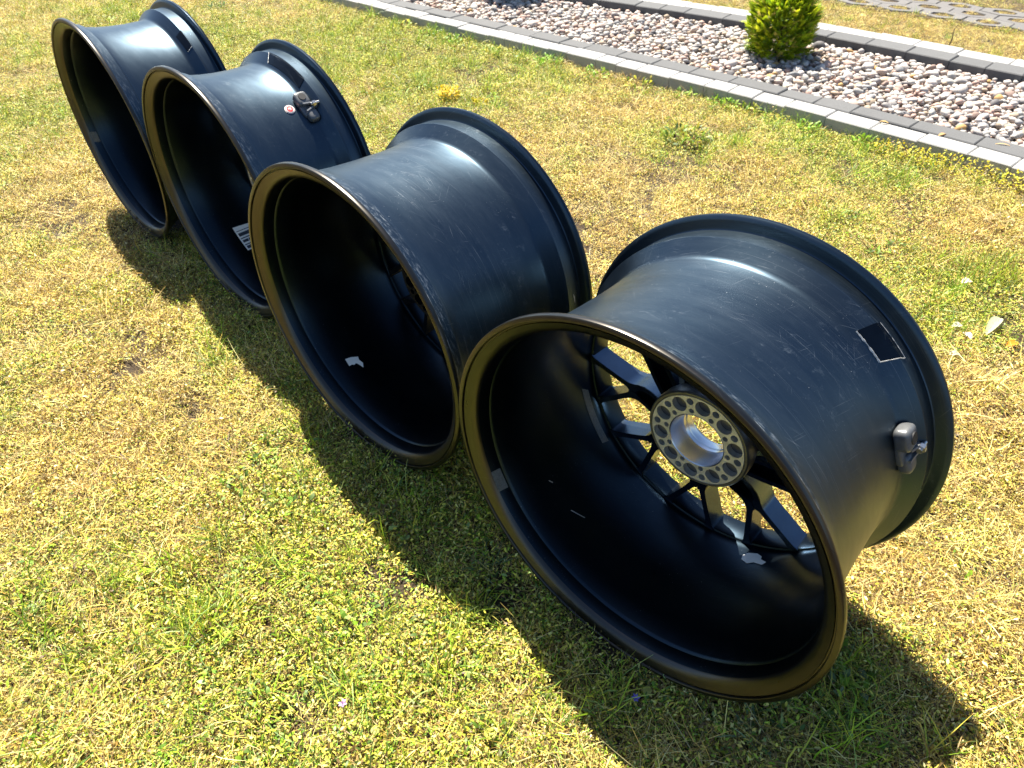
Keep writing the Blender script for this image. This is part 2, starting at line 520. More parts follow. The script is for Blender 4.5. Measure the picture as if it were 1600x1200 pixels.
# ------------------------------------------------------------------ openwork pavers
la = np.array([0.163, 0.006]); lc = np.array([0.155, -0.154]); lb = lc - la
hexv = [(la + lc) / 3, (lc + lb) / 3, (lb - la) / 3, -(la + lc) / 3, -(lc + lb) / 3, -(lb - la) / 3]
path = link("path", mesh_np("path", [(1.1, 5.1, 0.010), (1.85, 4.25, 0.010), (3.4, 2.75, 0.010), (4.1, 3.2, 0.010), (1.75, 5.6, 0.010)], [(0, 1, 2), (0, 2, 3), (0, 3, 4)]), None, [M_SOIL])
path.location.z = 0.0
tag(path, kind='structure')
bm = bmesh.new()
rings = []
for sc_, z in ((0.984, -0.03), (0.984, 0.012), (0.962, 0.0155), (0.50, 0.0155), (0.48, 0.012), (0.46, -0.03)):
    rings.append([bm.verts.new((p[0] * sc_, p[1] * sc_, z)) for p in hexv])
for r0, r1 in zip(rings, rings[1:]):
    for i in range(6):
        bm.faces.new((r0[i], r0[(i + 1) % 6], r1[(i + 1) % 6], r1[i]))
pv_me = from_bm(bm, "paver", False)
pv_me.materials.append(M_PAVER)
for r_ in range(3):
    for i in range(-7, 8):
        q = np.array([2.098, 4.148]) + r_ * la + i * lc
        o = bpy.data.objects.new("paver", pv_me); COL.objects.link(o); o.parent = path
        o.location = (q[0], q[1], random.uniform(-0.003, 0.003))
        o.rotation_euler = (random.uniform(-0.01, 0.01), random.uniform(-0.01, 0.01), random.uniform(-0.015, 0.015))

# ------------------------------------------------------------------ wheels
SEG = 224
R_W = 0.284
OUTER = [(0.310, 0.2838), (0.3075, 0.2815), (0.3062, 0.277), (0.3056, 0.2690), (0.3048, 0.2656), (0.3035, 0.2646),
         (0.2780, 0.2650), (0.2765, 0.2664), (0.2742, 0.2664), (0.2725, 0.2648), (0.2560, 0.2496), (0.2530, 0.2470), (0.2480, 0.2455),
         (0.20, 0.2451), (0.14, 0.2472), (0.09, 0.2506), (0.058, 0.2544), (0.040, 0.2577), (0.0350, 0.2598), (0.0325, 0.2644), (0.0300, 0.2654),
         (0.0135, 0.2662), (0.0105, 0.2680), (0.0085, 0.272), (0.0078, 0.279), (0.0066, 0.2826)]
FACE = [(0.0045, 0.2840), (0.0002, 0.2843), (-0.0020, 0.2836), (-0.0030, 0.2818), (-0.0031, 0.2774), (-0.0024, 0.2766),
        (0.0008, 0.2758), (0.0008, 0.2744), (-0.0008, 0.2737), (0.0030, 0.2665), (0.0066, 0.2606), (0.0094, 0.2588)]
INNER = [(0.0125, 0.2572), (0.029, 0.2550), (0.0315, 0.2546), (0.0330, 0.2530), (0.0365, 0.2518), (0.060, 0.2462), (0.095, 0.2415),
         (0.14, 0.2392), (0.20, 0.2382), (0.240, 0.2382), (0.2485, 0.2380), (0.2515, 0.2362), (0.2525, 0.2338), (0.2545, 0.2328), (0.288, 0.2322),
         (0.2915, 0.2335), (0.297, 0.2480), (0.302, 0.2560), (0.310, 0.2600), (0.3165, 0.2650), (0.3178, 0.2700), (0.3178, 0.2800), (0.3160, 0.2830), (0.313, 0.2840)]

def remap(t, narrow):
    if not narrow: return t
    if t >= 0.2: return t - 0.056
    if t <= 0.05: return t
    return 0.05 + (t - 0.05) * (0.094 / 0.15)

def pol(t, r, ang):
    """local point: x along the axle, angle from local +Y towards +Z, centre at axle height"""
    return Vector((t, r * math.cos(ang), R_W + r * math.sin(ang)))

def lathe(prof, closed, name, slots=None, seg=SEG, angle=32, vref=0):
    me = bpy.data.meshes.new(name)
    n = len(prof)
    th = np.linspace(0, 2 * PI, seg, endpoint=False)
    T = np.array([p[0] for p in prof]); R = np.array([p[1] for p in prof])
    V = np.zeros((n, seg, 3))
    V[..., 0] = T[:, None]; V[..., 1] = R[:, None] * np.cos(th); V[..., 2] = R_W + R[:, None] * np.sin(th)
    F = []; MI = []; UV = []
    s = np.concatenate([[0], np.cumsum(np.hypot(np.diff(T), np.diff(R)))])
    for i in range(n if closed else n - 1):
        j = (i + 1) % n
        v0, v1 = s[i], (s[j] if j else s[i] + math.hypot(T[0] - T[-1], R[0] - R[-1]))
        v0 -= s[vref]; v1 -= s[vref]
        for k in range(seg):
            l = (k + 1) % seg
            F.append((i * seg + k, j * seg + k, j * seg + l, i * seg + l))
            MI.append(slots[i] if slots else 0)
            u0, u1 = k * 2 * PI / seg * 0.25, (k + 1) * 2 * PI / seg * 0.25
            UV += [u0, v0, u0, v1, u1, v1, u1, v0]
    me.from_pydata(V.reshape(-1, 3).tolist(), [], F)
    uvl = me.uv_layers.new(name="UVMap")
    uvl.data.foreach_set('uv', UV)
    me.polygons.foreach_set('use_smooth', [True] * len(F))
    me.polygons.foreach_set('material_index', MI)
    me.set_sharp_from_angle(angle=math.radians(angle))
    return me

def box_strip(bm, st, side):
    """hexahedra along r; stations (r, s_in, s_out, t_in, t_out)"""
    prev = None
    for (r, si, so, t0, t1) in st:
        q = [bm.verts.new((t0, r, side * si)), bm.verts.new((t0, r, side * so)), bm.verts.new((t1, r, side * so)), bm.verts.new((t1, r, side * si))]
        if prev:
            for i in range(4):
                bm.faces.new((prev[i], prev[(i + 1) % 4], q[(i + 1) % 4], q[i]))
        else:
            bm.faces.new(q)
        prev = q
    bm.faces.new(prev[::-1])

def spoke_mesh(dt):
    bm = bmesh.new()
    # outline half: inner gap, outer edge
    st = [(0.0700, 0.0105, 0.0200, 0.216, 0.258), (0.085, 0.0120, 0.0220, 0.224, 0.264), (0.105, 0.0125, 0.0226, 0.234, 0.274), (0.125, 0.0105, 0.0205, 0.243, 0.284),
          (0.142, 0.0060, 0.0165, 0.2485, 0.288), (0.150, 0.0, 0.0146, 0.2495, 0.288), (0.160, 0.0, 0.0146, 0.2500, 0.288),
          (0.1635, 0.0005, 0.0154, 0.2502, 0.288), (0.1655, 0.0044, 0.0162, 0.2502, 0.288), (0.170, 0.0070, 0.0180, 0.2502, 0.288), (0.180, 0.0116, 0.0222, 0.2502, 0.288),
          (0.200, 0.0212, 0.0316, 0.2502, 0.288), (0.216, 0.0288, 0.0392, 0.2502, 0.288), (0.2250, 0.0316, 0.0440, 0.2502, 0.288), (0.2312, 0.0312, 0.0505, 0.2502, 0.288), (0.2360, 0.0285, 0.0560, 0.2535, 0.286)]
    for sd in (1, -1):
        box_strip(bm, st, sd)
    # floor of the pocket between the two ribs
    fl = [(0.0700, 0.0108, 0.236, 0.2575), (0.085, 0.0123, 0.246, 0.2635), (0.105, 0.0128, 0.256, 0.2735), (0.125, 0.0108, 0.264, 0.2835), (0.142, 0.0063, 0.268, 0.2875), (0.149, 0.001, 0.269, 0.2875)]
    prev = None
    for r, s, t0, t1 in fl:
        q = [bm.verts.new((t0, r, -s)), bm.verts.new((t0, r, s)), bm.verts.new((t1, r, s)), bm.verts.new((t1, r, -s))]
        if prev:
            for i in range(4): bm.faces.new((prev[i], prev[(i + 1) % 4], q[(i + 1) % 4], q[i]))
        prev = q
    for v in bm.verts: v.co.x += dt
    bmesh.ops.recalc_face_normals(bm, faces=bm.faces)
    ed = [e for e in bm.edges if len(e.link_faces) == 2 and e.calc_face_angle(0) > 0.9 and abs(e.verts[0].co.y - e.verts[1].co.y) > 0.001]
    bmesh.ops.bevel(bm, geom=ed, offset=0.0016, segments=2, affect='EDGES', clamp_overlap=True)
    return from_bm(bm, "spoke", True, 30)

def holed_plate(name, rout, rin, holes, thick):
    cu = bpy.data.curves.new(name, 'CURVE')
    cu.dimensions = '2D'; cu.fill_mode = 'BOTH'; cu.extrude = thick / 2; cu.bevel_depth = 0.0
    def ring(cx, cy, r, n):
        sp = cu.splines.new('POLY'); sp.points.add(n - 1); sp.use_cyclic_u = True
        for i in range(n):
            a_ = 2 * PI * i / n
            sp.points[i].co = (cx + r * math.cos(a_), cy + r * math.sin(a_), 0, 1)
    ring(0, 0, rout, 96); ring(0, 0, rin, 72)
    for x, y, r in holes: ring(x, y, r, 24)
    o = bpy.data.objects.new(name, cu); COL.objects.link(o)
    dg = bpy.context.evaluated_depsgraph_get()
    me = bpy.data.meshes.new_from_object(o.evaluated_get(dg))
    bpy.data.objects.remove(o); bpy.data.curves.remove(cu)
    me.transform(Matrix(((0, 0, 1, 0), (1, 0, 0, 0), (0, 1, 0, R_W), (0, 0, 0, 1))))
    me.materials.clear()
    return me

def cyl_patch(name, pts, rfun, lift, thick=0.0006, sub=6):
    """thin sheet following the rim: pts = outline [(t, angle_deg)], rfun(t)->radius, lift < 0 goes inward"""
    bm = bmesh.new()
    P = [np.array(p, float) for p in pts]
    dense = []
    for i in range(len(P)):
        a_, b_ = P[i], P[(i + 1) % len(P)]
        for k in range(sub): dense.append(a_ + (b_ - a_) * k / sub)
    c = np.mean(dense, 0)
    lev = []
    for f in (1.0, 0.66, 0.33):
        lev.append([c + (q - c) * f for q in dense])
    sgn = 1 if lift > 0 else -1
    def mk(q, l): return bm.verts.new(pol(q[0], rfun(q[0]) + l, math.radians(q[1])))
    top = [[mk(q, lift + sgn * thick) for q in L_] for L_ in lev]; tc = mk(c, lift + sgn * thick)
    botm = [mk(q, lift) for q in lev[0]]
    N_ = len(dense)
    for i in range(N_):
        j = (i + 1) % N_
        bm.faces.new((botm[i], botm[j], top[0][j], top[0][i]))
        for L0, L1 in zip(top, top[1:]): bm.faces.new((L0[i], L0[j], L1[j], L1[i]))
        bm.faces.new((top[-1][i], top[-1][j], tc))
    return from_bm(bm, name, False)

def interp_prof(prof, narrow):
    T = [remap(p[0], narrow) for p in prof]; R = [p[1] for p in prof]
    ix = np.argsort(T); T = np.array(T)[ix]; R = np.array(R)[ix]
    return lambda t_: float(np.interp(t_, T, R))

def rbox(bm, c, sx, sy, sz, bev, seg=3):
    g = bmesh.ops.create_cube(bm, size=1.0)
    vs_ = g['verts']
    for v in vs_: v.co = Vector((c[0] + v.co.x * sx, c[1] + v.co.y * sy, c[2] + v.co.z * sz))
    ed = list({e for v in vs_ for e in v.link_edges})
    bmesh.ops.bevel(bm, geom=ed, offset=bev, segments=seg, affect='EDGES')

def sensor(parent, t, ang, r, flip=1):
    """tyre pressure sensor lying on the rim: local x axial, y round the rim, z outwards"""
    A = math.radians(ang)
    rad = Vector((0, math.cos(A), math.sin(A))); tan = Vector((0, -math.sin(A), math.cos(A))) * flip
    Mx = Matrix((( 1, tan.x, rad.x, 0), (0, tan.y, rad.y, 0), (0, tan.z, rad.z, 0), (0, 0, 0, 1)))
    Mx.translation = pol(t, r, A)
    bm = bmesh.new()
    def lobe(c, rx, ry, rz, pw=2.6):
        g = bmesh.ops.create_uvsphere(bm, u_segments=28, v_segments=16, radius=1.0)
        for v in g['verts']:                             # rounded-box lobe
            q = [math.copysign(abs(k) ** (2.0 / pw), k) for k in v.co]
            v.co = Vector((c[0] + q[0] * rx, c[1] + q[1] * ry, c[2] + q[2] * rz))
    lobe((-0.001, -0.0170, 0.0090), 0.0146, 0.0155, 0.0100, 4.2)
    lobe((0.003, 0.0195, 0.0065), 0.0125, 0.0150, 0.0088, 3.2)
    lobe((-0.002, 0.0020, 0.0035), 0.0115, 0.0200, 0.0060, 3.5)
    me = from_bm(bm, "sensor_body", True, 60); me.transform(Mx)
    body = link("pressure_sensor", me, parent, [M_PLASTIC])
    bm = bmesh.new()
    bmesh.ops.create_cone(bm, cap_ends=True, segments=24, radius1=0.0088, radius2=0.0078, depth=0.0024, matrix=Matrix.Translation((-0.001, -0.0180, 0.0190)))
    me = from_bm(bm, "cap"); me.transform(Mx)
    link("cap", me, body, [M_BLACK])
    bm = bmesh.new()
    def arm(y0, y1, z0, z1, wd):
        pts_ = [Vector((0.016 - 0.024 * k / 6, y0 + (y1 - y0) * (k / 6) ** 1.5, z0 + (z1 - z0) * k / 6)) for k in range(7)]
        prev = None
        for p_ in pts_:
            q = [bm.verts.new(p_ + Vector((0, -wd / 2, 0))), bm.verts.new(p_ + Vector((0, wd / 2, 0))), bm.verts.new(p_ + Vector((0, wd / 2, -0.006))), bm.verts.new(p_ + Vector((0, -wd / 2, -0.006)))]
            if prev:
                for k in range(4): bm.faces.new((prev[k], prev[(k + 1) % 4], q[(k + 1) % 4], q[k]))
            else: bm.faces.new(q)
            prev = q
        bm.faces.new(prev[::-1])
    arm(0.0000, -0.0035, 0.0205, 0.0185, 0.0030)
    arm(0.0085, 0.0130, 0.0195, 0.0160, 0.0030)
    rbox(bm, (0.0175, 0.0042, 0.0140), 0.0050, 0.0125, 0.0085, 0.002, 2)
    me = from_bm(bm, "bracket"); me.transform(Mx)
    link("bracket", me, body, [M_BRACKET])
    bm = bmesh.new()
    bmesh.ops.create_cone(bm, cap_ends=True, segments=6, radius1=0.0060, radius2=0.0060, depth=0.007,
                          matrix=Matrix.Translation((0.012, 0.0042, 0.0205)) @ Matrix.Rotation(PI / 2, 4, 'Y'))
    bmesh.ops.create_cone(bm, cap_ends=True, segments=16, radius1=0.0034, radius2=0.0030, depth=0.020,
                          matrix=Matrix.Translation((0.0150, 0.0042, 0.0205)) @ Matrix.Rotation(PI / 2, 4, 'Y'))
    me = from_bm(bm, "screw"); me.transform(Mx)
    link("screw", me, body, [M_STEEL])
    return body

SP_ME = {}
HUBS = {}
HUBD = {}
def make_wheel(idx, x, y, a, narrow, label):
    w = empty("alloy_wheel", (x, y, 0.0), a)
    tag(w, label, "wheel", "black alloy wheels standing in a row on the lawn")
    prof = [(remap(t_, narrow), r_) for t_, r_ in OUTER + FACE + INNER]
    slots = [0] * len(OUTER) + [2] * (len(FACE)) + [1] * len(INNER)
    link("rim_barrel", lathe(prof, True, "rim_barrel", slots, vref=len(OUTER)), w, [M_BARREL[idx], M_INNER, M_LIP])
    dt = -0.056 if narrow else 0.0
    if narrow not in SP_ME:
        SP_ME[narrow] = spoke_mesh(dt); SP_ME[narrow].materials.append(M_SPOKE)
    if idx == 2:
        SP_SHADE = SP_ME[narrow].copy(); SP_SHADE.materials.clear(); SP_SHADE.materials.append(M_SHADE)  # same spokes, with the barrel's shade painted into their colour
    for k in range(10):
        o = bpy.data.objects.new("spoke", SP_SHADE if idx == 2 else SP_ME[narrow]); COL.objects.link(o); o.parent = w
        ang = math.radians(-14 + 36 * k)
        o.location = (0, 0, R_W); o.rotation_euler = (ang, 0, 0)
    # hub: body, holed face, machined bore
    th = 0.184 + dt
    if narrow not in HUBS:
        body = lathe([(th + 0.0125, 0.0795), (th + 0.024, 0.0790), (th + 0.040, 0.0740), (th + 0.070, 0.0715), (th + 0.078, 0.0710), (th + 0.080, 0.0690),
                      (th + 0.080, 0.066), (th + 0.078, 0.0640), (th + 0.0575, 0.0560), (th + 0.0545, 0.0437), (th + 0.0125, 0.0437)], True, "hub", None, 96)
        holes = []
        for k in range(10):
            q = math.radians(18 + 36 * k); holes.append((0.0595 * math.cos(q), 0.0595 * math.sin(q), 0.0116))
            q = math.radians(0 + 36 * k); holes.append((0.0645 * math.cos(q), 0.0645 * math.sin(q), 0.0054))
            holes.append((0.0493 * math.cos(q), 0.0493 * math.sin(q), 0.0040))
        plate = holed_plate("bolt_face", 0.0730, 0.0436, holes, 0.010)
        plate.transform(Matrix.Translation((th + 0.007, 0, 0)))
        rim_ = lathe([(th + 0.0125, 0.0733), (th + 0.0035, 0.0733), (th + 0.0022, 0.0745), (th + 0.0022, 0.0775), (th + 0.0045, 0.0795), (th + 0.0125, 0.0797)], True, "hub_edge", None, 96)
        bore = lathe([(th + 0.0010, 0.0434), (th + 0.0022, 0.0422), (th + 0.026, 0.0402), (th + 0.030, 0.0378), (th + 0.0325, 0.0378), (th + 0.0335, 0.0392), (th + 0.039, 0.0392),
                      (th + 0.040, 0.0378), (th + 0.049, 0.0378), (th + 0.051, 0.0388), (th + 0.0535, 0.0390), (th + 0.0535, 0.0434)], True, "bore_sleeve", None, 96)
        HUBS[narrow] = (body, plate, rim_, bore)
        for me, mt in zip(HUBS[narrow], (M_ALLOYD, M_ALLOY, M_ALLOYD, M_BORE)): me.materials.append(mt)
    body, plate, rim_, bore = HUBS[narrow]
    if idx == 2:                                         # hub recoloured near-black, painting in the shade inside this wheel
        plate = plate.copy(); plate.materials.clear(); plate.materials.append(M_SHADE)
        bore = bore.copy(); bore.materials.clear(); bore.materials.append(M_SHADE)
        rim_ = rim_.copy(); rim_.materials.clear(); rim_.materials.append(M_SHADE)
        body = body.copy(); body.materials.clear(); body.materials.append(M_SHADE)
    hb = link("hub", body, w)
    for nm, me in (("bolt_face", plate), ("hub_edge", rim_), ("bore_sleeve", bore)): link(nm, me, hb)
    return w, interp_prof(OUTER, narrow), interp_prof(INNER, narrow)

WH = [(-1.0519, 1.8951, 0.7558, True, "farthest black wheel of the row, narrow, with its flange reaching the photo's top edge"),
      (-0.6587, 1.4914, 0.7681, True, "narrow black wheel with a red ring sticker on its barrel and a barcode label inside"),
      (-0.2811, 0.9972, 0.7909, False, "scuffed wide black wheel with a torn white paper scrap inside its dark barrel"),
      (0.1277, 0.5754, 0.8063, False, "nearest wide black wheel showing grass through its spokes and a holed hub face")]
wheels = [make_wheel(i, *q) for i, q in enumerate(WH)]
w1, w2, w3, w4 = wheels

# recessed pocket with a chipped bright edge on the ramp of the nearest wheel
def frame_strip(name, corners, rfun, wdt, lift, mat, parent, sides, seed):
    r = random.Random(seed)
    bm = bmesh.new()
    for si in sides:
        p, q = np.array(corners[si], float), np.array(corners[(si + 1) % 4], float)
        nseg = 14
        d = q - p
        nrm = np.array([-d[1] * 0.00454, d[0] / 0.00454]); nrm /= max(1e-9, math.hypot(nrm[0], nrm[1] * 0.00454))
        prev = None
        for k in range(nseg + 1):
            c = p + d * k / nseg
            wv = wdt * r.uniform(0.25, 1.0)
            o = np.array([nrm[0] * wv, nrm[1] * wv])
            o1 = c - o * 0.5; o2 = c + o * 0.5
            v = [bm.verts.new(pol(o1[0], rfun(o1[0]) + lift, math.radians(o1[1]))), bm.verts.new(pol(o2[0], rfun(o2[0]) + lift, math.radians(o2[1]))),
                 bm.verts.new(pol(c[0], rfun(c[0]) + lift + 0.0006, math.radians(c[1])))]
            if prev:
                bm.faces.new((prev[0], v[0], v[2], prev[2])); bm.faces.new((prev[2], v[2], v[1], prev[1])); bm.faces.new((prev[1], v[1], v[0], prev[0]))
            prev = v
    return link(name, from_bm(bm, name, False), parent, [mat])

def pocket(wh, corners, seed, sides):
    w, ro, ri = wh
    pad = link("pocket_pad", cyl_patch("pocket_pad", corners, ro, 0.0002, 0.0012, 10), w, [M_POCKET])
    frame_strip("chipped_edge", corners, ro, 0.0024, 0.0011, M_CHIP, pad, sides, seed)
pocket(w4, [(0.2585, 121.8), (0.2850, 124.0), (0.2850, 135.0), (0.2585, 132.0)], 3, (1, 2, 3))
pocket(w1, [(0.204, 117.0), (0.219, 116.5), (0.218, 128.0), (0.205, 129.0)], 5, (2,))
pocket(w2, [(0.202, 92.0), (0.219, 88.0), (0.219, 116.5), (0.203, 118.0)], 6, (0,))

sensor(w4[0], 0.247, 157.5, 0.2445, 1)
sensor(w2[0], 0.190, 128.5, 0.2440, 1)

# labels and stickers
def patch(name, wh, pts, inside, mat, label=None, parent=None, lift=0.0006, sub=6):
    w, ro, ri = wh
    o = link(name, cyl_patch(name, pts, ri if inside else ro, -lift if inside else lift, 0.0004, sub), parent or w, [mat])
    if label: o['label'] = label
    return o

lab = patch("barcode_label", w2, [(0.093, -43.5), (0.150, -44.5), (0.150, -61.0), (0.094, -60.6)], True, M_PAPER, "white printed barcode label")
r = random.Random(4)
for k, (a0, a1, tt0, tt1) in enumerate([(-46.6, -47.0, 0.096, 0.147), (-48.2, -50.4, 0.097, 0.147), (-51.6, -52.2, 0.096, 0.147), (-53.2, -54.9, 0.0975, 0.112), (-53.2, -54.9, 0.114, 0.121),
                            (-53.2, -54.9, 0.1235, 0.141), (-56.3, -56.9, 0.096, 0.147), (-57.6, -59.7, 0.0975, 0.1165), (-57.6, -59.7, 0.119, 0.127), (-57.6, -59.7, 0.130, 0.146)]):
    patch("print_bar", w2, [(tt0, a0), (tt1, a0), (tt1, a1), (tt0, a1)], True, M_INK, None, lab, 0.0013, 3)

def ring_pts(t0, a0, rr, n=28, rad=0.246):
    return [(t0 + rr * math.cos(q), a0 + math.degrees(rr * math.sin(q) / rad)) for q in np.linspace(0, 2 * PI, n, endpoint=False)]
st0 = patch("round_sticker", w2, ring_pts(0.1575, 126.4, 0.0105), False, M_PAPER, "round white sticker with a red ring and a mark", None, 0.0006, 1)
st1 = patch("red_disc", w2, ring_pts(0.1575, 126.4, 0.0093), False, M_RED, None, st0, 0.0012, 1)
st2 = patch("white_ring", w2, ring_pts(0.1575, 126.4, 0.0086), False, M_PAPER, None, st0, 0.0018, 1)
st3 = patch("red_centre", w2, ring_pts(0.1575, 126.4, 0.0068), False, M_RED, None, st0, 0.0024, 1)
sc_ = 0.0013
for (dx, dy, sx, sy) in ((-2.2, 0.2, 0.8, 3.2), (-1.2, 1.6, 1.4, 0.8), (-1.0, 0.2, 1.2, 0.8), (0.9, 1.5, 2.4, 0.8), (1.8, 0.6, 0.8, 1.4), (1.0, -0.3, 1.8, 0.8), (0.3, -1.2, 0.8, 1.2), (1.2, -1.8, 2.4, 0.8)):
    q = [(dx - sx / 2, dy - sy / 2), (dx + sx / 2, dy - sy / 2), (dx + sx / 2, dy + sy / 2), (dx - sx / 2, dy + sy / 2)]
    patch("printed_mark", w2, [(0.1575 + u_ * sc_, 126.4 - math.degrees(v_ * sc_ / 0.246)) for u_, v_ in q], False, M_PAPER, None, st0, 0.0030, 2)

patch("paper_scrap", w3, [(0.070, -51.2), (0.082, -51.8), (0.0955, -53.4), (0.093, -55.0), (0.096, -57.4), (0.0905, -59.4), (0.0885, -56.6), (0.083, -55.6), (0.079, -55.9), (0.074, -55.0), (0.069, -55.2)], True, M_PAPER, "torn white paper scrap", None, 0.001, 2)
patch("white_patch", w4, [(0.2165, -114.6), (0.225, -114.0), (0.2335, -115.4), (0.2365, -118.6), (0.232, -121.0), (0.226, -121.4), (0.2215, -124.2), (0.2145, -123.4), (0.2165, -119.6), (0.211, -117.6)], True, M_PAPER, "white residue patch", None, 0.0008, 3)
patch("worn_label", w4, [(0.012, -22.4), (0.0285, -22.9), (0.0290, -31.0), (0.0115, -30.4)], True, M_GREYLABEL, "worn grey label inside the lip", None, 0.0005, 4)
patch("worn_label", w4, [(0.222, -14.5), (0.236, -17.0), (0.237, -41.5), (0.223, -40.5)], True, M_GREYLABEL, "worn grey strip beside the spokes", None, 0.0005, 6)
patch("worn_label", w1, [(0.0125, -13.2), (0.029, -13.8), (0.029, -20.2), (0.0125, -19.6)], True, M_GREYLABEL, "worn grey label inside the lip", None, 0.0005, 4)
patch("scratch", w4, [(0.098, -52.6), (0.0995, -52.7), (0.111, -58.4), (0.110, -58.4)], True, M_CHIP, None, None, 0.0004, 3)
patch("scratch", w4, [(0.093, -38.0), (0.0945, -38.1), (0.099, -39.6), (0.0975, -39.8)], True, M_CHIP, None, None, 0.0004, 2)
patch("scratch", w3, [(0.2875, 170.0), (0.2905, 171.4), (0.2905, 174.2), (0.2890, 173.0)], False, M_CHIP, None, None, 0.0004, 3)

# ------------------------------------------------------------------ lawn: thousands of tiny leaves, threads and blades
def leaf_quad(base, d, up, ln, wd, bend=0.25):
    """pointed leaf of 4 triangles as 6 verts"""
    s = np.cross(d, up); s /= (np.linalg.norm(s) + 1e-9)
    nn = np.cross(s, d)
    m1 = base + d * ln * 0.35 + nn * ln * bend * 0.3
    m2 = base + d * ln * 0.72 + nn * ln * bend * 0.2
    tip = base + d * ln - nn * ln * bend * 0.15
    V = [base, m1 + s * wd * 0.5, m1 - s * wd * 0.5, m2 + s * wd * 0.42, m2 - s * wd * 0.42, tip]
    F = [(0, 1, 2), (1, 3, 4), (1, 4, 2), (3, 5, 4)]
    return V, F
def thread(base, d, ln, wd, curl, r):
    V = []; F = []
    p = base.copy(); dd = d.copy()
    s = np.cross(d, [0, 0, 1.0]) + r.normal(size=3) * 0.3; s /= (np.linalg.norm(s) + 1e-9)
    k = 3
    for i in range(k + 1):
        wv = wd * (1 - 0.75 * (i / k) ** 2)
        V += [p + s * wv / 2, p - s * wv / 2]
        if i: F += [(2 * i - 2, 2 * i - 1, 2 * i + 1), (2 * i - 2, 2 * i + 1, 2 * i)]
        p = p + dd * ln / k
        dd = dd + curl; dd /= np.linalg.norm(dd)
    return V, F
def build_proto(name, n, radius, maker, mat, seed):
    r = np.random.default_rng(seed)
    VV, FF, TT = [], [], []; off = 0
    for _ in range(n):
        V, F, c = maker(r, radius)
        VV += V; FF += [tuple(i + off for i in f) for f in F]; off += len(V)
        TT += [c] * len(V)
    me = mesh_np(name, np.array(VV), np.array(FF), np.array(TT))
    me.materials.append(mat)
    return bpy.data.objects.new(name, me)
def rdir(r, lo, hi):
    az = r.uniform(0, 2 * PI); el = math.radians(r.uniform(lo, hi))
    return np.array([math.cos(az) * math.cos(el), math.sin(az) * math.cos(el), math.sin(el)])
def spot(r, rad):
    q = rad * math.sqrt(r.random()); a_ = r.uniform(0, 2 * PI)
    return q * math.cos(a_), q * math.sin(a_)
STRAW = np.array([(0.76, 0.60, 0.24), (0.68, 0.48, 0.13), (0.84, 0.71, 0.38), (0.66, 0.42, 0.12), (0.40, 0.26, 0.10), (0.80, 0.64, 0.20), (0.14, 0.085, 0.04), (0.20, 0.13, 0.05)])
OLIVE = np.array([(0.66, 0.59, 0.09), (0.54, 0.54, 0.08), (0.74, 0.63, 0.12), (0.38, 0.41, 0.06), (0.72, 0.66, 0.24), (0.13, 0.16, 0.035), (0.18, 0.12, 0.05)])
GREEN = np.array([(0.26, 0.42, 0.03), (0.34, 0.48, 0.04), (0.17, 0.29, 0.04), (0.42, 0.52, 0.05), (0.28, 0.38, 0.13), (0.08, 0.14, 0.03)])
def pick(r, pal, v=0.32): return pal[r.integers(len(pal))] * r.uniform(1 - v, 1 + v)
for _p in (STRAW, OLIVE, GREEN): _p *= np.array([0.93, 0.95, 0.80])
def mk_leaflet(pal, lo=0.0036, hi=0.0078, hmax=0.026):
    def f(r, rad):
        x, y = spot(r, rad)
        z = r.uniform(0.001, hmax) * (0.5 + 0.5 * r.random())
        V, F = leaf_quad(np.array([x, y, z]), rdir(r, -25, 65), np.array([r.normal() * 0.4, r.normal() * 0.4, 1.0]), r.uniform(lo, hi), r.uniform(0.0014, 0.0029))
        return V, F, pick(r, pal)
    return f
def mk_thread(pal, lo, hi, e0, e1, wd=0.0009, hmax=0.014):
    def f(r, rad):
        x, y = spot(r, rad)
        V, F = thread(np.array([x, y, r.uniform(0.0, hmax)]), rdir(r, e0, e1), r.uniform(lo, hi), wd * r.uniform(0.7, 1.4), r.normal(size=3) * 0.25 + np.array([0, 0, -0.12]), r)
        return V, F, pick(r, pal)
    return f
def mk_broad(pal):
    def f(r, rad):
        x, y = spot(r, rad)
        V, F = leaf_quad(np.array([x, y, r.uniform(0.004, 0.018)]), rdir(r, 0, 55), np.array([r.normal() * 0.3, r.normal() * 0.3, 1.0]), r.uniform(0.007, 0.015), r.uniform(0.0032, 0.0062), 0.35)
        return V, F, pick(r, pal)
    return f
def joined(*makers):
    def f(r, rad): return makers[r.integers(len(makers))](r, rad)
    return f
PCOL = bpy.data.collections.new("lawn_sprigs")          # not linked to the scene: only a source for the stuff below
KINDS_ = [
    (joined(mk_leaflet(STRAW), mk_leaflet(STRAW), mk_leaflet(OLIVE), mk_thread(STRAW, 0.008, 0.022, -10, 60), mk_thread(STRAW, 0.010, 0.026, -10, 50)), 92, 0.030),
    (joined(mk_leaflet(OLIVE), mk_leaflet(STRAW), mk_leaflet(OLIVE), mk_leaflet(GREEN), mk_thread(STRAW, 0.008, 0.024, 0, 60)), 92, 0.030),
    (joined(mk_leaflet(GREEN, 0.005, 0.010, 0.022), mk_leaflet(OLIVE), mk_leaflet(OLIVE), mk_thread(STRAW, 0.008, 0.02, 0, 60)), 92, 0.030),
    (mk_thread(STRAW, 0.018, 0.065, -8, 38, 0.0008), 60, 0.036),
    (mk_thread(np.concatenate([GREEN, OLIVE[:2]]), 0.020, 0.065, 20, 85, 0.0015), 36, 0.028),
    (mk_broad(GREEN), 16, 0.028),
]
NV = 5
idx_of = {}
protos = []
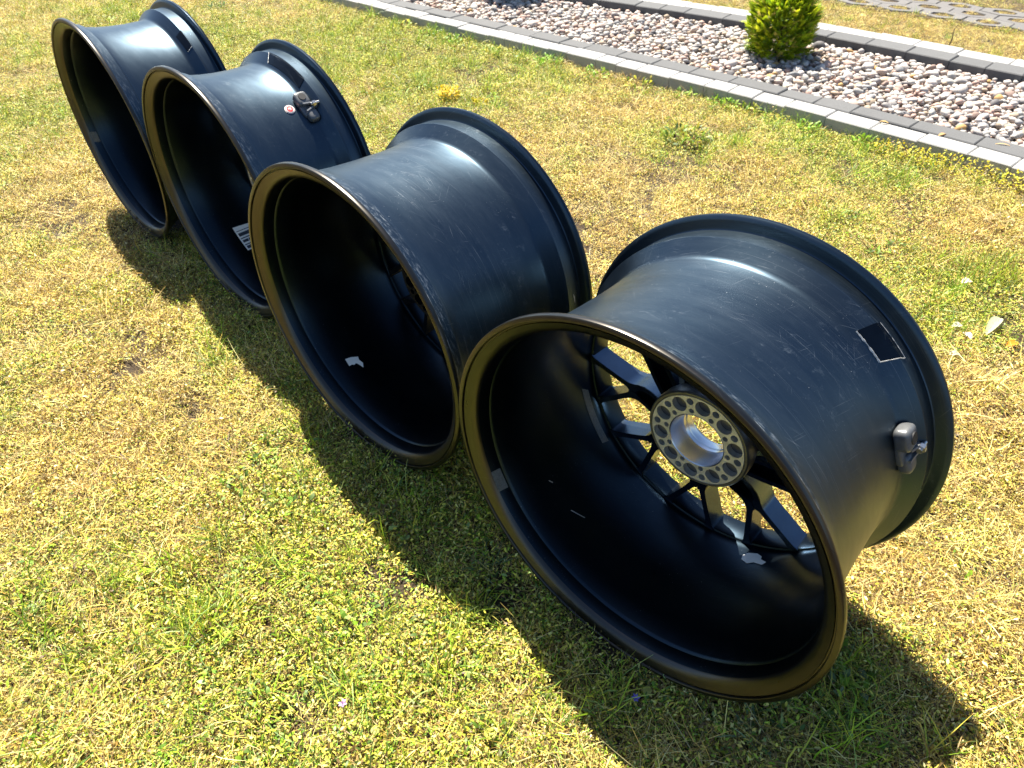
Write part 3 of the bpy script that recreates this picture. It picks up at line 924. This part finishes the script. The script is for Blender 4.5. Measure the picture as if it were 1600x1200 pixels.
for ki, (mk, cnt, rad) in enumerate(KINDS_):
    for v in range(NV):
        protos.append(("sprig_%02d" % (ki * NV + v), mk, cnt, rad, 1000 + ki * 50 + v))
for nm, mk, cnt, rad, sd in protos:
    PCOL.objects.link(build_proto(nm, cnt, rad, mk, M_LEAF, sd))

def scatter_group(out_name):
    ng = bpy.data.node_groups.new(out_name, 'GeometryNodeTree')
    ng.interface.new_socket('Geometry', in_out='INPUT', socket_type='NodeSocketGeometry')
    ng.interface.new_socket('Geometry', in_out='OUTPUT', socket_type='NodeSocketGeometry')
    N = ng.nodes; L = ng.links
    gi = N.new('NodeGroupInput'); go = N.new('NodeGroupOutput')
    m2p = N.new('GeometryNodeMeshToPoints')
    ci = N.new('GeometryNodeCollectionInfo'); ci.inputs['Collection'].default_value = PCOL
    ci.inputs['Separate Children'].default_value = True; ci.inputs['Reset Children'].default_value = True
    iop = N.new('GeometryNodeInstanceOnPoints'); iop.inputs['Pick Instance'].default_value = True
    def attr(nm, ty):
        q = N.new('GeometryNodeInputNamedAttribute'); q.data_type = ty; q.inputs['Name'].default_value = nm
        return next(o for o in q.outputs if o.enabled)
    L.new(gi.outputs[0], m2p.inputs[0]); L.new(m2p.outputs[0], iop.inputs['Points'])
    L.new(ci.outputs[0], iop.inputs['Instance'])
    L.new(attr('sprig', 'INT'), iop.inputs['Instance Index'])
    e2r = N.new('FunctionNodeEulerToRotation'); L.new(attr('rot', 'FLOAT_VECTOR'), e2r.inputs[0])
    L.new(e2r.outputs[0], iop.inputs['Rotation'])
    L.new(attr('scl', 'FLOAT'), iop.inputs['Scale'])
    L.new(iop.outputs[0], go.inputs[0])
    return ng
NG = scatter_group("scatter_sprigs")

def scatter(name, P, kind_idx, scl, label, cat):
    me = bpy.data.meshes.new(name)
    n = len(P)
    me.vertices.add(n); me.vertices.foreach_set('co', np.asarray(P, np.float32).ravel())
    at = me.attributes.new('sprig', 'INT', 'POINT'); at.data.foreach_set('value', (kind_idx * NV + RNG.integers(0, NV, n)).astype(np.int32))
    rot = np.zeros((n, 3), np.float32); rot[:, :2] = RNG.normal(0, 0.12, (n, 2)); rot[:, 2] = RNG.uniform(0, 2 * PI, n)
    at = me.attributes.new('rot', 'FLOAT_VECTOR', 'POINT'); at.data.foreach_set('vector', rot.ravel())
    at = me.attributes.new('scl', 'FLOAT', 'POINT'); at.data.foreach_set('value', np.asarray(scl, np.float32))
    o = link(name, me)
    md = o.modifiers.new("scatter", 'NODES'); md.node_group = NG
    tag(o, label, cat, None, 'stuff')
    return o

# candidate points, denser near the camera
def cand_points(sp, y0, y1):
    ys_ = np.arange(y0, y1, sp); out = []
    X, Y = np.meshgrid(np.arange(-4.6, 3.9, sp), ys_)
    X = X.ravel() + RNG.uniform(-0.5, 0.5, X.size) * sp; Y = Y.ravel() + RNG.uniform(-0.5, 0.5, Y.size) * sp
    keep = (np.abs(X) < 0.62 + 0.80 * np.maximum(Y, 0.2)) | (np.abs(X) < 0.9)
    return X[keep], Y[keep]
XA, YA = cand_points(0.0180, 0.05, 1.6)
XB, YB = cand_points(0.021, 1.6, 6.2)
X = np.concatenate([XA, XB]); Y = np.concatenate([YA, YB])
u_ = (X - Y) / math.sqrt(2); w_ = (X + Y) / math.sqrt(2)
def wline(line):
    return np.interp(u_, (line[:, 0] - line[:, 1]) / math.sqrt(2), (line[:, 0] + line[:, 1]) / math.sqrt(2))
wn0 = wline(NEAR); wf1 = wline(offset(FARL, 0.218))
is_lawn = w_ < wn0 - 0.010
is_strip = w_ > wf1 + 0.014
ok = is_lawn | is_strip
# pavers keep clear, apart from tufts in their holes and beyond
ci_ = np.linalg.inv(np.stack([la, lc], 1)) @ np.stack([X - 2.098, Y - 4.148])
fr = ci_ - np.round(ci_)
dloc = np.stack([la, lc], 1) @ fr
hole = np.hypot(dloc[0], dloc[1]) < 0.036
onp = is_strip & (ci_[0] > -0.50) & (ci_[0] < 2.50) & (ci_[1] > -7.5) & (ci_[1] < 7.5)
ok &= ~onp | (hole & (RNG.random(len(X)) < 0.95))
scl = RNG.uniform(0.75, 1.25, len(X)) * (0.68 + 0.66 * vnoise(X, Y, 24))
for (x, y, a_, narrow, _) in WH:
    Wd = 0.262 if narrow else 0.318
    lt = (X - x) * math.cos(a_) + (Y - y) * math.sin(a_); ls = -(X - x) * math.sin(a_) + (Y - y) * math.cos(a_)
    near = (lt > -0.022) & (lt < Wd + 0.02) & (np.abs(ls) < 0.10)
    ok &= ~((lt > -0.006) & (lt < Wd + 0.006) & (np.abs(ls) < 0.058))
    scl[near] *= 0.65
# thin, worn spots
thin = fbm(X, Y, 3.1) + 0.35 * (vnoise(X, Y, 14) - 0.5)
ok &= (thin > 0.33) | (RNG.random(len(X)) < 0.40)
X, Y, scl, thin, onp, is_strip = (q[ok] for q in (X, Y, scl, thin, onp, is_strip))
scl[onp] *= 0.5
g1 = fbm(X, Y, 1.9); g2 = fbm(X + 9, Y - 4, 4.5); g3 = fbm(X - 3, Y + 8, 7.0)
# greener patches seen in the photo: near camera left-centre, far band by the kerb
bias = np.zeros(len(X))
for (px, py, rr, am) in ((-0.38, 0.62, 0.22, 0.20), (-0.25, 0.5, 0.2, 0.12), (-0.1, 0.85, 0.12, 0.16), (0.0, 0.72, 0.15, 0.25), (-0.25, 1.0, 0.25, 0.12), (0.45, 0.50, 0.10, 0.25), (1.15, 1.5, 0.18, 0.22), (1.0, 1.75, 0.2, 0.10),
                         (0.62, 2.42, 0.18, 0.3), (0.2, 3.1, 0.4, 0.16), (-0.4, 3.7, 0.5, 0.18), (-1.5, 3.6, 0.9, 0.10), (1.1, 2.35, 0.25, 0.2), (-1.9, 2.3, 0.35, 0.14), (-1.35, 1.55, 0.15, 0.14), (-2.4, 3.0, 0.5, 0.1)):
    bias += 1.35 * am * np.exp(-((X - px) ** 2 + (Y - py) ** 2) / (rr * rr))
for (px, py, rr, am) in ((-0.95, 1.25, 0.3, 0.16), (-0.65, 0.95, 0.2, 0.1), (-1.0, 0.75, 0.25, 0.12), (0.3, 2.0, 0.35, 0.14), (0.8, 1.9, 0.3, 0.1), (0.85, 0.8, 0.3, 0.14), (0.6, 0.5, 0.2, 0.1), (-0.55, 0.42, 0.2, 0.1), (-1.4, 2.6, 0.4, 0.06)):
    bias -= am * np.exp(-((X - px) ** 2 + (Y - py) ** 2) / (rr * rr))
gv = 0.55 * g1 + 0.45 * g2 + bias + RNG.normal(0, 0.07, len(X))
gv[is_strip] -= 0.12
kind = np.where(gv < 0.455, 0, np.where(gv < 0.635, 1, 2))
rr_ = RNG.random(len(X))
kind = np.where((rr_ < 0.15) & (gv < 0.66), 3, kind)
kind = np.where((rr_ > 0.93) & (gv > 0.56), 4, kind)
kind = np.where((rr_ > 0.88) & (rr_ <= 0.93) & (gv > 0.60), 5, kind)
st_ = is_strip & ~onp
kind = np.where(st_ & (RNG.random(len(X)) < 0.45), 3, kind)
kind = np.where(st_ & (RNG.random(len(X)) < 0.08), 4, kind)
for (x, y, a_, narrow, _) in WH:                          # nothing tall grows where a wheel rests
    Wd = 0.262 if narrow else 0.318
    lt = (X - x) * math.cos(a_) + (Y - y) * math.sin(a_); ls = -(X - x) * math.sin(a_) + (Y - y) * math.cos(a_)
    und = (lt > -0.035) & (lt < Wd + 0.03) & (np.abs(ls) < 0.19)
    kind = np.where(und & np.isin(kind, (3, 4)), 1, kind)
scl = np.where(st_, scl * 0.75, scl)
scl = np.where(st_ & np.isin(kind, (3, 4)), scl * 0.7, scl)
P = np.stack([X, Y, np.where(onp, 0.010, 0.0005)], -1)
leafy = np.isin(kind, (0, 1, 2))
scatter("dry_ground_cover", P[leafy], kind[leafy], scl[leafy], "dense carpet of tiny dry yellow and olive leaflets covering the lawn", "ground cover")
gr = np.isin(kind, (3, 4))
scatter("lawn_grass", P[gr], kind[gr], scl[gr], "thin straw threads and short green blades all over the lawn", "grass")
br = kind == 5
scatter("clover_leaves", P[br], kind[br], scl[br], "small broad green leaves scattered through the dry lawn", "ground cover")

# ------------------------------------------------------------------ single plants and litter on the lawn
LUSH = np.array([(0.20, 0.36, 0.03), (0.26, 0.42, 0.04), (0.15, 0.28, 0.04), (0.32, 0.45, 0.06)])
YEL = np.array([(0.62, 0.52, 0.02), (0.70, 0.58, 0.03), (0.52, 0.47, 0.03), (0.60, 0.44, 0.02)])
GOLD = np.array([(0.80, 0.56, 0.01), (0.74, 0.50, 0.01), (0.62, 0.52, 0.06), (0.50, 0.46, 0.08)])
DULL = np.array([(0.16, 0.24, 0.10), (0.20, 0.28, 0.14), (0.13, 0.20, 0.08)])

def plant_mesh(name, seed, n, rad, ln, wd, pal, el=(10, 70), hmax=0.02, bend=0.35):
    r = np.random.default_rng(seed)
    VV, FF, TT = [], [], []; off = 0
    for _ in range(n):
        x, y = spot(r, rad)
        d = rdir(r, *el)
        d[:2] += np.array([x, y]) / max(rad, 1e-6) * 0.5; d /= np.linalg.norm(d)
        V, F = leaf_quad(np.array([x, y, r.uniform(0, hmax)]), d, np.array([r.normal() * 0.2, r.normal() * 0.2, 1.0]), ln * r.uniform(0.6, 1.15), wd * r.uniform(0.7, 1.2), bend)
        VV += V; FF += [tuple(i + off for i in f) for f in F]; off += len(V)
        TT += [pick(r, pal)] * len(V)
    return mesh_np(name, np.array(VV), np.array(FF), np.array(TT))
def blade_mesh(name, seed, n, rad, lo, hi, wd, pal, el):
    r = np.random.default_rng(seed)
    VV, FF, TT = [], [], []; off = 0
    for _ in range(n):
        x, y = spot(r, rad)
        V, F = thread(np.array([x, y, 0.0]), rdir(r, *el), r.uniform(lo, hi), wd * r.uniform(0.7, 1.3), np.array([r.normal() * 0.12, r.normal() * 0.12, -0.22]), r)
        VV += V; FF += [tuple(i + off for i in f) for f in F]; off += len(V)
        TT += [pick(r, pal)] * len(V)
    return mesh_np(name, np.array(VV), np.array(FF), np.array(TT))
def place(name, me, x, y, label, cat, group=None, z=0.0, rz=None):
    o = link(name, me, None, [] if me.materials else [M_WEED])
    o.location = (x, y, z); o.rotation_euler = (0, 0, random.uniform(0, 6.28) if rz is None else rz)
    return tag(o, label, cat, group)
place("leafy_weed", plant_mesh("leafy_weed", 1, 120, 0.085, 0.034, 0.010, np.concatenate([LUSH, OLIVE, DULL]), (5, 75), 0.03), 0.640, 2.46, "broadest bright green leafy weed clump in the open lawn before the kerb", "weed")
ORD = ("first", "second", "third", "fourth", "fifth", "sixth", "seventh", "eighth", "ninth", "tenth", "eleventh", "twelfth")
g_ = "leafy weeds along the foot of the pale kerb"
for k, (x, y, n_) in enumerate(((-0.50, 4.02, 60), (-0.36, 3.86, 60), (-0.24, 3.72, 90), (-0.05, 3.55, 50), (0.20, 3.36, 80), (0.40, 3.18, 50), (0.56, 3.03, 50), (0.72, 2.90, 35), (0.84, 2.79, 55), (0.93, 2.71, 40), (1.09, 2.53, 40), (1.22, 2.38, 30))):
    place("leafy_weed", plant_mesh("leafy_weed", 10 + k, n_, 0.06 if n_ > 40 else 0.035, 0.026, 0.009, LUSH if k % 3 else np.concatenate([LUSH, OLIVE]), (5, 80), 0.03), x - 0.012, y - 0.012,
          "%s small green weed from the far end along the pale kerb's foot" % ORD[k], "weed", g_)
g_ = "yellow stonecrops along the foot of the pale kerb"
for k, (x, y) in enumerate(((1.30, 2.33), (1.36, 2.27), (1.40, 2.23), (1.44, 2.19), (1.50, 2.13), (1.56, 2.07), (1.63, 2.02))):
    me = plant_mesh("stonecrop", 40 + k, 130, 0.045, 0.011, 0.006, np.concatenate([YEL, YEL, OLIVE]), (-10, 70), 0.055)
    place("stonecrop", me, x - 0.035, y - 0.035, "%s yellow stonecrop tuft from the left at the pale kerb's near end" % ORD[k], "plant", g_)
place("yellow_flowers", plant_mesh("yellow_flowers", 60, 240, 0.045, 0.015, 0.009, GOLD, (0, 70), 0.05), -0.225, 2.93, "bright golden yellow flower clump behind the scuffed wide wheel", "flowers")
place("yellow_weed", plant_mesh("yellow_weed", 61, 40, 0.03, 0.024, 0.009, YEL, (20, 80), 0.02), -0.10, 2.88, "small yellow green weed beside the golden flower clump", "weed")
place("grass_tuft", blade_mesh("grass_tuft", 62, 190, 0.085, 0.04, 0.10, 0.0021, np.concatenate([LUSH, GREEN, OLIVE]), (45, 88)), 1.21, 1.53, "thick bright green grass tuft near the photo's right edge", "grass tuft")
place("grass_tuft", blade_mesh("grass_tuft", 63, 26, 0.018, 0.05, 0.13, 0.0020, LUSH, (60, 88)), 1.085, 1.46, "thin upright grass tuft left of the thick green tuft", "grass tuft")
place("grass_tuft", blade_mesh("grass_tuft", 64, 16, 0.012, 0.04, 0.075, 0.0034, DULL, (10, 50)), 0.318, 0.413, "blue green spreading blades below the nearest wheel's lip in shade", "grass tuft")
place("grass_tuft", blade_mesh("grass_tuft", 65, 26, 0.025, 0.03, 0.065, 0.0032, DULL, (15, 60)), -0.055, 0.70, "dull green grass tuft in the shade left of the nearest wheel", "grass tuft")
place("grass_tuft", blade_mesh("grass_tuft", 66, 18, 0.025, 0.05, 0.10, 0.0026, np.concatenate([OLIVE, LUSH]), (25, 80)), 0.545, 0.395, "pale yellow green blades at the lower right shadow edge", "grass tuft")
place("leafy_weed", plant_mesh("leafy_weed", 67, 60, 0.045, 0.024, 0.009, np.concatenate([LUSH, DULL]), (5, 70), 0.02), 0.455, 0.50, "dark green weed in the shade right of the nearest wheel's lip", "weed")
place("leafy_weed", plant_mesh("leafy_weed", 68, 9, 0.018, 0.028, 0.008, np.concatenate([DULL, GREEN]), (0, 40), 0.008), 0.705, 0.64, "few long green leaves in sun right of the nearest wheel", "weed")
place("leafy_weed", plant_mesh("leafy_weed", 69, 45, 0.05, 0.032, 0.011, DULL, (5, 60), 0.02), -1.633, 4.53, "dark green weed far off at the photo's top edge", "weed")

def one_leaf(name, ln, wd, col, seed=0, fold=0.35, nseg=6):
    V = []; F = []
    for i in range(nseg + 1):
        q = i / nseg
        wv = wd * math.sin(PI * (0.06 + 0.90 * q)) ** 0.8
        zc = 0.10 * ln * math.sin(PI * q)
        V += [(q * ln, wv / 2, zc + wv * fold), (q * ln, 0, zc), (q * ln, -wv / 2, zc + wv * fold)]
        if i:
            b0 = 3 * (i - 1); b1 = 3 * i
            F += [(b0, b0 + 1, b1 + 1, b1), (b0 + 1, b0 + 2, b1 + 2, b1 + 1)]
    return mesh_np(name, V, F, np.repeat(np.array([col]), len(V), 0), True)
place("dead_leaf", one_leaf("dead_leaf", 0.090, 0.024, (0.44, 0.46, 0.30)), 1.070, 1.285, "long pointed pale grey green leaf lying on the dry lawn", "leaf", None, 0.018, 0.75)
g_ = "pale petals lying on the lawn right of the nearest wheel"
for x, y, s_, lb in ((1.010, 1.318, 0.026, "pale petal beside the wheel flange, farther of two left of the long leaf"), (1.030, 1.272, 0.024, "pale petal between the long grey green leaf and the nearest wheel"),
                     (0.978, 1.216, 0.022, "pale petal lying closest to the nearest wheel's outer flange"), (1.15, 1.505, 0.03, "pale petal lying in the thick green grass tuft")):
    place("petal", one_leaf("petal", s_, s_ * 0.75, (0.72, 0.64, 0.56), 0, 0.2), x, y, lb, "petal", g_, 0.018)
place("orange_leaf", one_leaf("orange_leaf", 0.034, 0.018, (0.62, 0.26, 0.02), 0, 0.3), 1.095, 1.243, "small orange dead leaf beside the long pale leaf", "leaf", None, 0.016, 0.3)
place("round_leaf", one_leaf("round_leaf", 0.017, 0.015, (0.48, 0.50, 0.06), 0, 0.12), -0.046, 0.420, "round yellow green leaf at the bottom edge, brighter of two", "leaf", None, 0.022, 0.9)
place("round_leaf", one_leaf("round_leaf", 0.014, 0.012, (0.40, 0.42, 0.10), 0, 0.12), -0.192, 0.430, "round dull green leaf at the bottom edge below the violet flower", "leaf", None, 0.020, 2.2)
place("round_leaf", one_leaf("round_leaf", 0.015, 0.013, (0.42, 0.42, 0.10), 0, 0.12), 0.176, 0.474, "round leaf beside the blue flower in the nearest wheel's shade", "leaf", None, 0.022, 1.2)
place("dry_leaf", one_leaf("dry_leaf", 0.030, 0.010, (0.62, 0.40, 0.16), 0, 0.15), 1.319, 2.444, "tan dry leaf on the pale near kerb, leftmost of three bits", "leaf", None, 0.058, 2.60)
place("dry_leaf", one_leaf("dry_leaf", 0.034, 0.013, (0.62, 0.40, 0.16), 0, 0.15), 1.435, 2.323, "broad tan dry leaf on the pale near kerb, middle of three bits", "leaf", None, 0.058, 0.40)
place("dry_leaf", one_leaf("dry_leaf", 0.050, 0.006, (0.62, 0.40, 0.16), 0, 0.15), 1.578, 2.245, "thin tan straw bit on the dark near kerb, nearest the photo's right edge", "leaf", None, 0.058, -0.50)
def floret(name, col, seed):
    r = np.random.default_rng(seed)
    VV, FF, TT = [], [], []; off = 0
    for k in range(6):
        a_ = k * PI / 3 + r.uniform(-0.2, 0.2)
        V, F = leaf_quad(np.array([0, 0, 0.0]), np.array([math.cos(a_), math.sin(a_), 0.35]), np.array([0, 0, 1.0]), 0.0065, 0.0036, 0.2)
        VV += V; FF += [tuple(i + off for i in f) for f in F]; off += len(V); TT += [col] * len(V)
    return mesh_np(name, np.array(VV), np.array(FF), np.array(TT))
place("flower", floret("flower", (0.55, 0.32, 0.62), 1), -0.245, 0.472, "tiny violet flower on the sunlit lawn", "flower", None, 0.024)
place("flower", floret("flower", (0.26, 0.20, 0.70), 2), 0.161, 0.470, "tiny blue flower in the nearest wheel's shade", "flower", None, 0.024)

def stalk(name, x, y, pts, rad, col, label):
    bm = bmesh.new()
    prev = None
    for i, p in enumerate(pts):
        rr = rad * (1 - 0.6 * i / (len(pts) - 1))
        ring = [bm.verts.new((p[0] + rr * math.cos(q), p[1] + rr * math.sin(q), p[2])) for q in (0, 2.1, 4.2)]
        if prev:
            for k in range(3): bm.faces.new((prev[k], prev[(k + 1) % 3], ring[(k + 1) % 3], ring[k]))
        prev = ring
    me = from_bm(bm, name)
    me.attributes.new('tint', 'FLOAT_COLOR', 'POINT').data.foreach_set('color', np.tile(np.array([*col, 1], np.float32), len(me.vertices)))
    place(name, me, x, y, label, "stalk", None, 0.0, 0.0)
stalk("dry_stalk", 0.535, 0.398, [(0, 0, 0), (0.012, 0.008, 0.03), (0.022, 0.022, 0.065), (0.020, 0.028, 0.10)], 0.0011, (0.55, 0.50, 0.25), "tall pale curved stalk at the lower right shadow edge")
stalk("dry_stalk", 2.035, 3.47, [(0, 0, 0), (0.004, 0, 0.04), (0.0, 0.003, 0.08), (0.01, 0, 0.10)], 0.0035, (0.12, 0.09, 0.05), "thin dark upright twig behind the far pale kerb")
stalk("dry_stalk", 0.57, 0.545, [(0, 0, 0.0), (0.02, 0.012, 0.02), (0.04, 0.025, 0.035), (0.06, 0.04, 0.045)], 0.0009, (0.20, 0.12, 0.05), "brown leaning stem on the lawn right of the nearest wheel's shadow")

# low dark shape, unidentified, at the top left
bm = bmesh.new()
bmesh.ops.create_icosphere(bm, subdivisions=4, radius=1.0)
for v in bm.verts:
    q = 1 + 0.35 * (vnoise(v.co.x, v.co.y + v.co.z, 3.0) - 0.5) + 0.2 * (vnoise(v.co.x + 5, v.co.y - v.co.z, 9.0) - 0.5)
    v.co = Vector((v.co.x * 0.20 * q, v.co.y * 0.09 * q, v.co.z * 0.05 * q))
o = link("dark_heap", from_bm(bm, "dark_heap"), None, [simple("dark_matte", (0.02, 0.018, 0.016), 0.9, 0, 0.4, 60, 0.6)])
o.location = (-2.23, 4.90, 0.01)
tag(o, "low dark heap on the lawn at the photo's top left edge", "soil heap")

# ------------------------------------------------------------------ thuja bushes in the pebbles
def bush(x, y, rad, h, label, seed):
    r = np.random.default_rng(seed)
    root = empty("thuja_bush", (x, y, 0.02))
    tag(root, label, "bush")
    VV, FF, TT = [], [], []; off = 0
    TH = np.array([(0.39, 0.47, 0.015), (0.31, 0.41, 0.015), (0.50, 0.52, 0.02), (0.18, 0.29, 0.018), (0.12, 0.18, 0.025)])
    ns = 3600
    for k in range(ns):
        az = r.uniform(0, 2 * PI); q = r.random()
        z = h * (0.02 + 0.98 * r.random() ** 0.9)
        zz = z / h
        prof = rad * (math.sin(PI * min(1, 0.18 + 0.80 * zz)) ** 0.55) * (1.0 if zz < 0.55 else 1.0 - 0.55 * ((zz - 0.55) / 0.45) ** 2)
        lump = 1 + 0.20 * (vnoise(az * 2.0, z * 9, 2.0) - 0.5) * 2
        rr = prof * lump * (0.35 + 0.62 * r.random() ** 0.45)
        base = np.array([rr * math.cos(az), rr * math.sin(az), z])
        outw = np.array([math.cos(az), math.sin(az), 0.25 + 0.9 * zz]) + r.normal(size=3) * 0.35
        outw /= np.linalg.norm(outw)
        side = np.cross(outw, [r.normal() * 0.4, r.normal() * 0.4, 1.0]); side /= (np.linalg.norm(side) + 1e-9)
        ln = r.uniform(0.022, 0.040)
        c = pick(r, TH[:4], 0.22) if r.random() < 0.9 else np.array((0.55, 0.45, 0.12))
        # flattened spray: stem with side scales in one plane
        for j in range(5):
            p = base + outw * ln * j / 5
            for sg in (1, -1):
                d = outw * 0.75 + side * sg * 0.75; d /= np.linalg.norm(d)
                V, F = leaf_quad(p, d, np.cross(outw, side), ln * (0.42 - 0.045 * j), 0.0050, 0.1)
                VV += V; FF += [tuple(i + off for i in f) for f in F]; off += len(V); TT += [c * r.uniform(0.85, 1.15)] * len(V)
        V, F = leaf_quad(base, outw, np.cross(outw, side), ln * 1.35, 0.0040, 0.1)
        VV += V; FF += [tuple(i + off for i in f) for f in F]; off += len(V); TT += [c] * len(V)
    crown = link("crown", mesh_np("crown", np.array(VV), np.array(FF), np.array(TT)), root, [M_THUJA])
    crown.location = (0, 0, 0.01)
    bm = bmesh.new()
    bmesh.ops.create_cone(bm, cap_ends=True, segments=10, radius1=0.014, radius2=0.005, depth=h * 0.5, matrix=Matrix.Translation((0, 0, h * 0.25 - 0.02)))
    for k in range(9):
        a_ = k * 2.4; z = h * (0.06 + 0.04 * k)
        d = Vector((math.cos(a_), math.sin(a_), 0.7)).normalized()
        bmesh.ops.create_cone(bm, cap_ends=True, segments=6, radius1=0.005, radius2=0.0015, depth=rad * 0.6,
                              matrix=Matrix.Translation(Vector((0, 0, z)) + d * rad * 0.3) @ d.to_track_quat('Z', 'Y').to_matrix().to_4x4())
    link("trunk", from_bm(bm, "trunk"), root, [simple("bark", (0.08, 0.055, 0.035), 0.9, 0, 0.3, 40, 0.4)])
    return root
bush(1.205, 3.34, 0.138, 0.295, "bright green thuja bush in the pebbles at the top of the photo", 3)
bush(0.03, 4.56, 0.15, 0.38, "second bush, cut by the top edge, its shadow on the pebbles", 5)
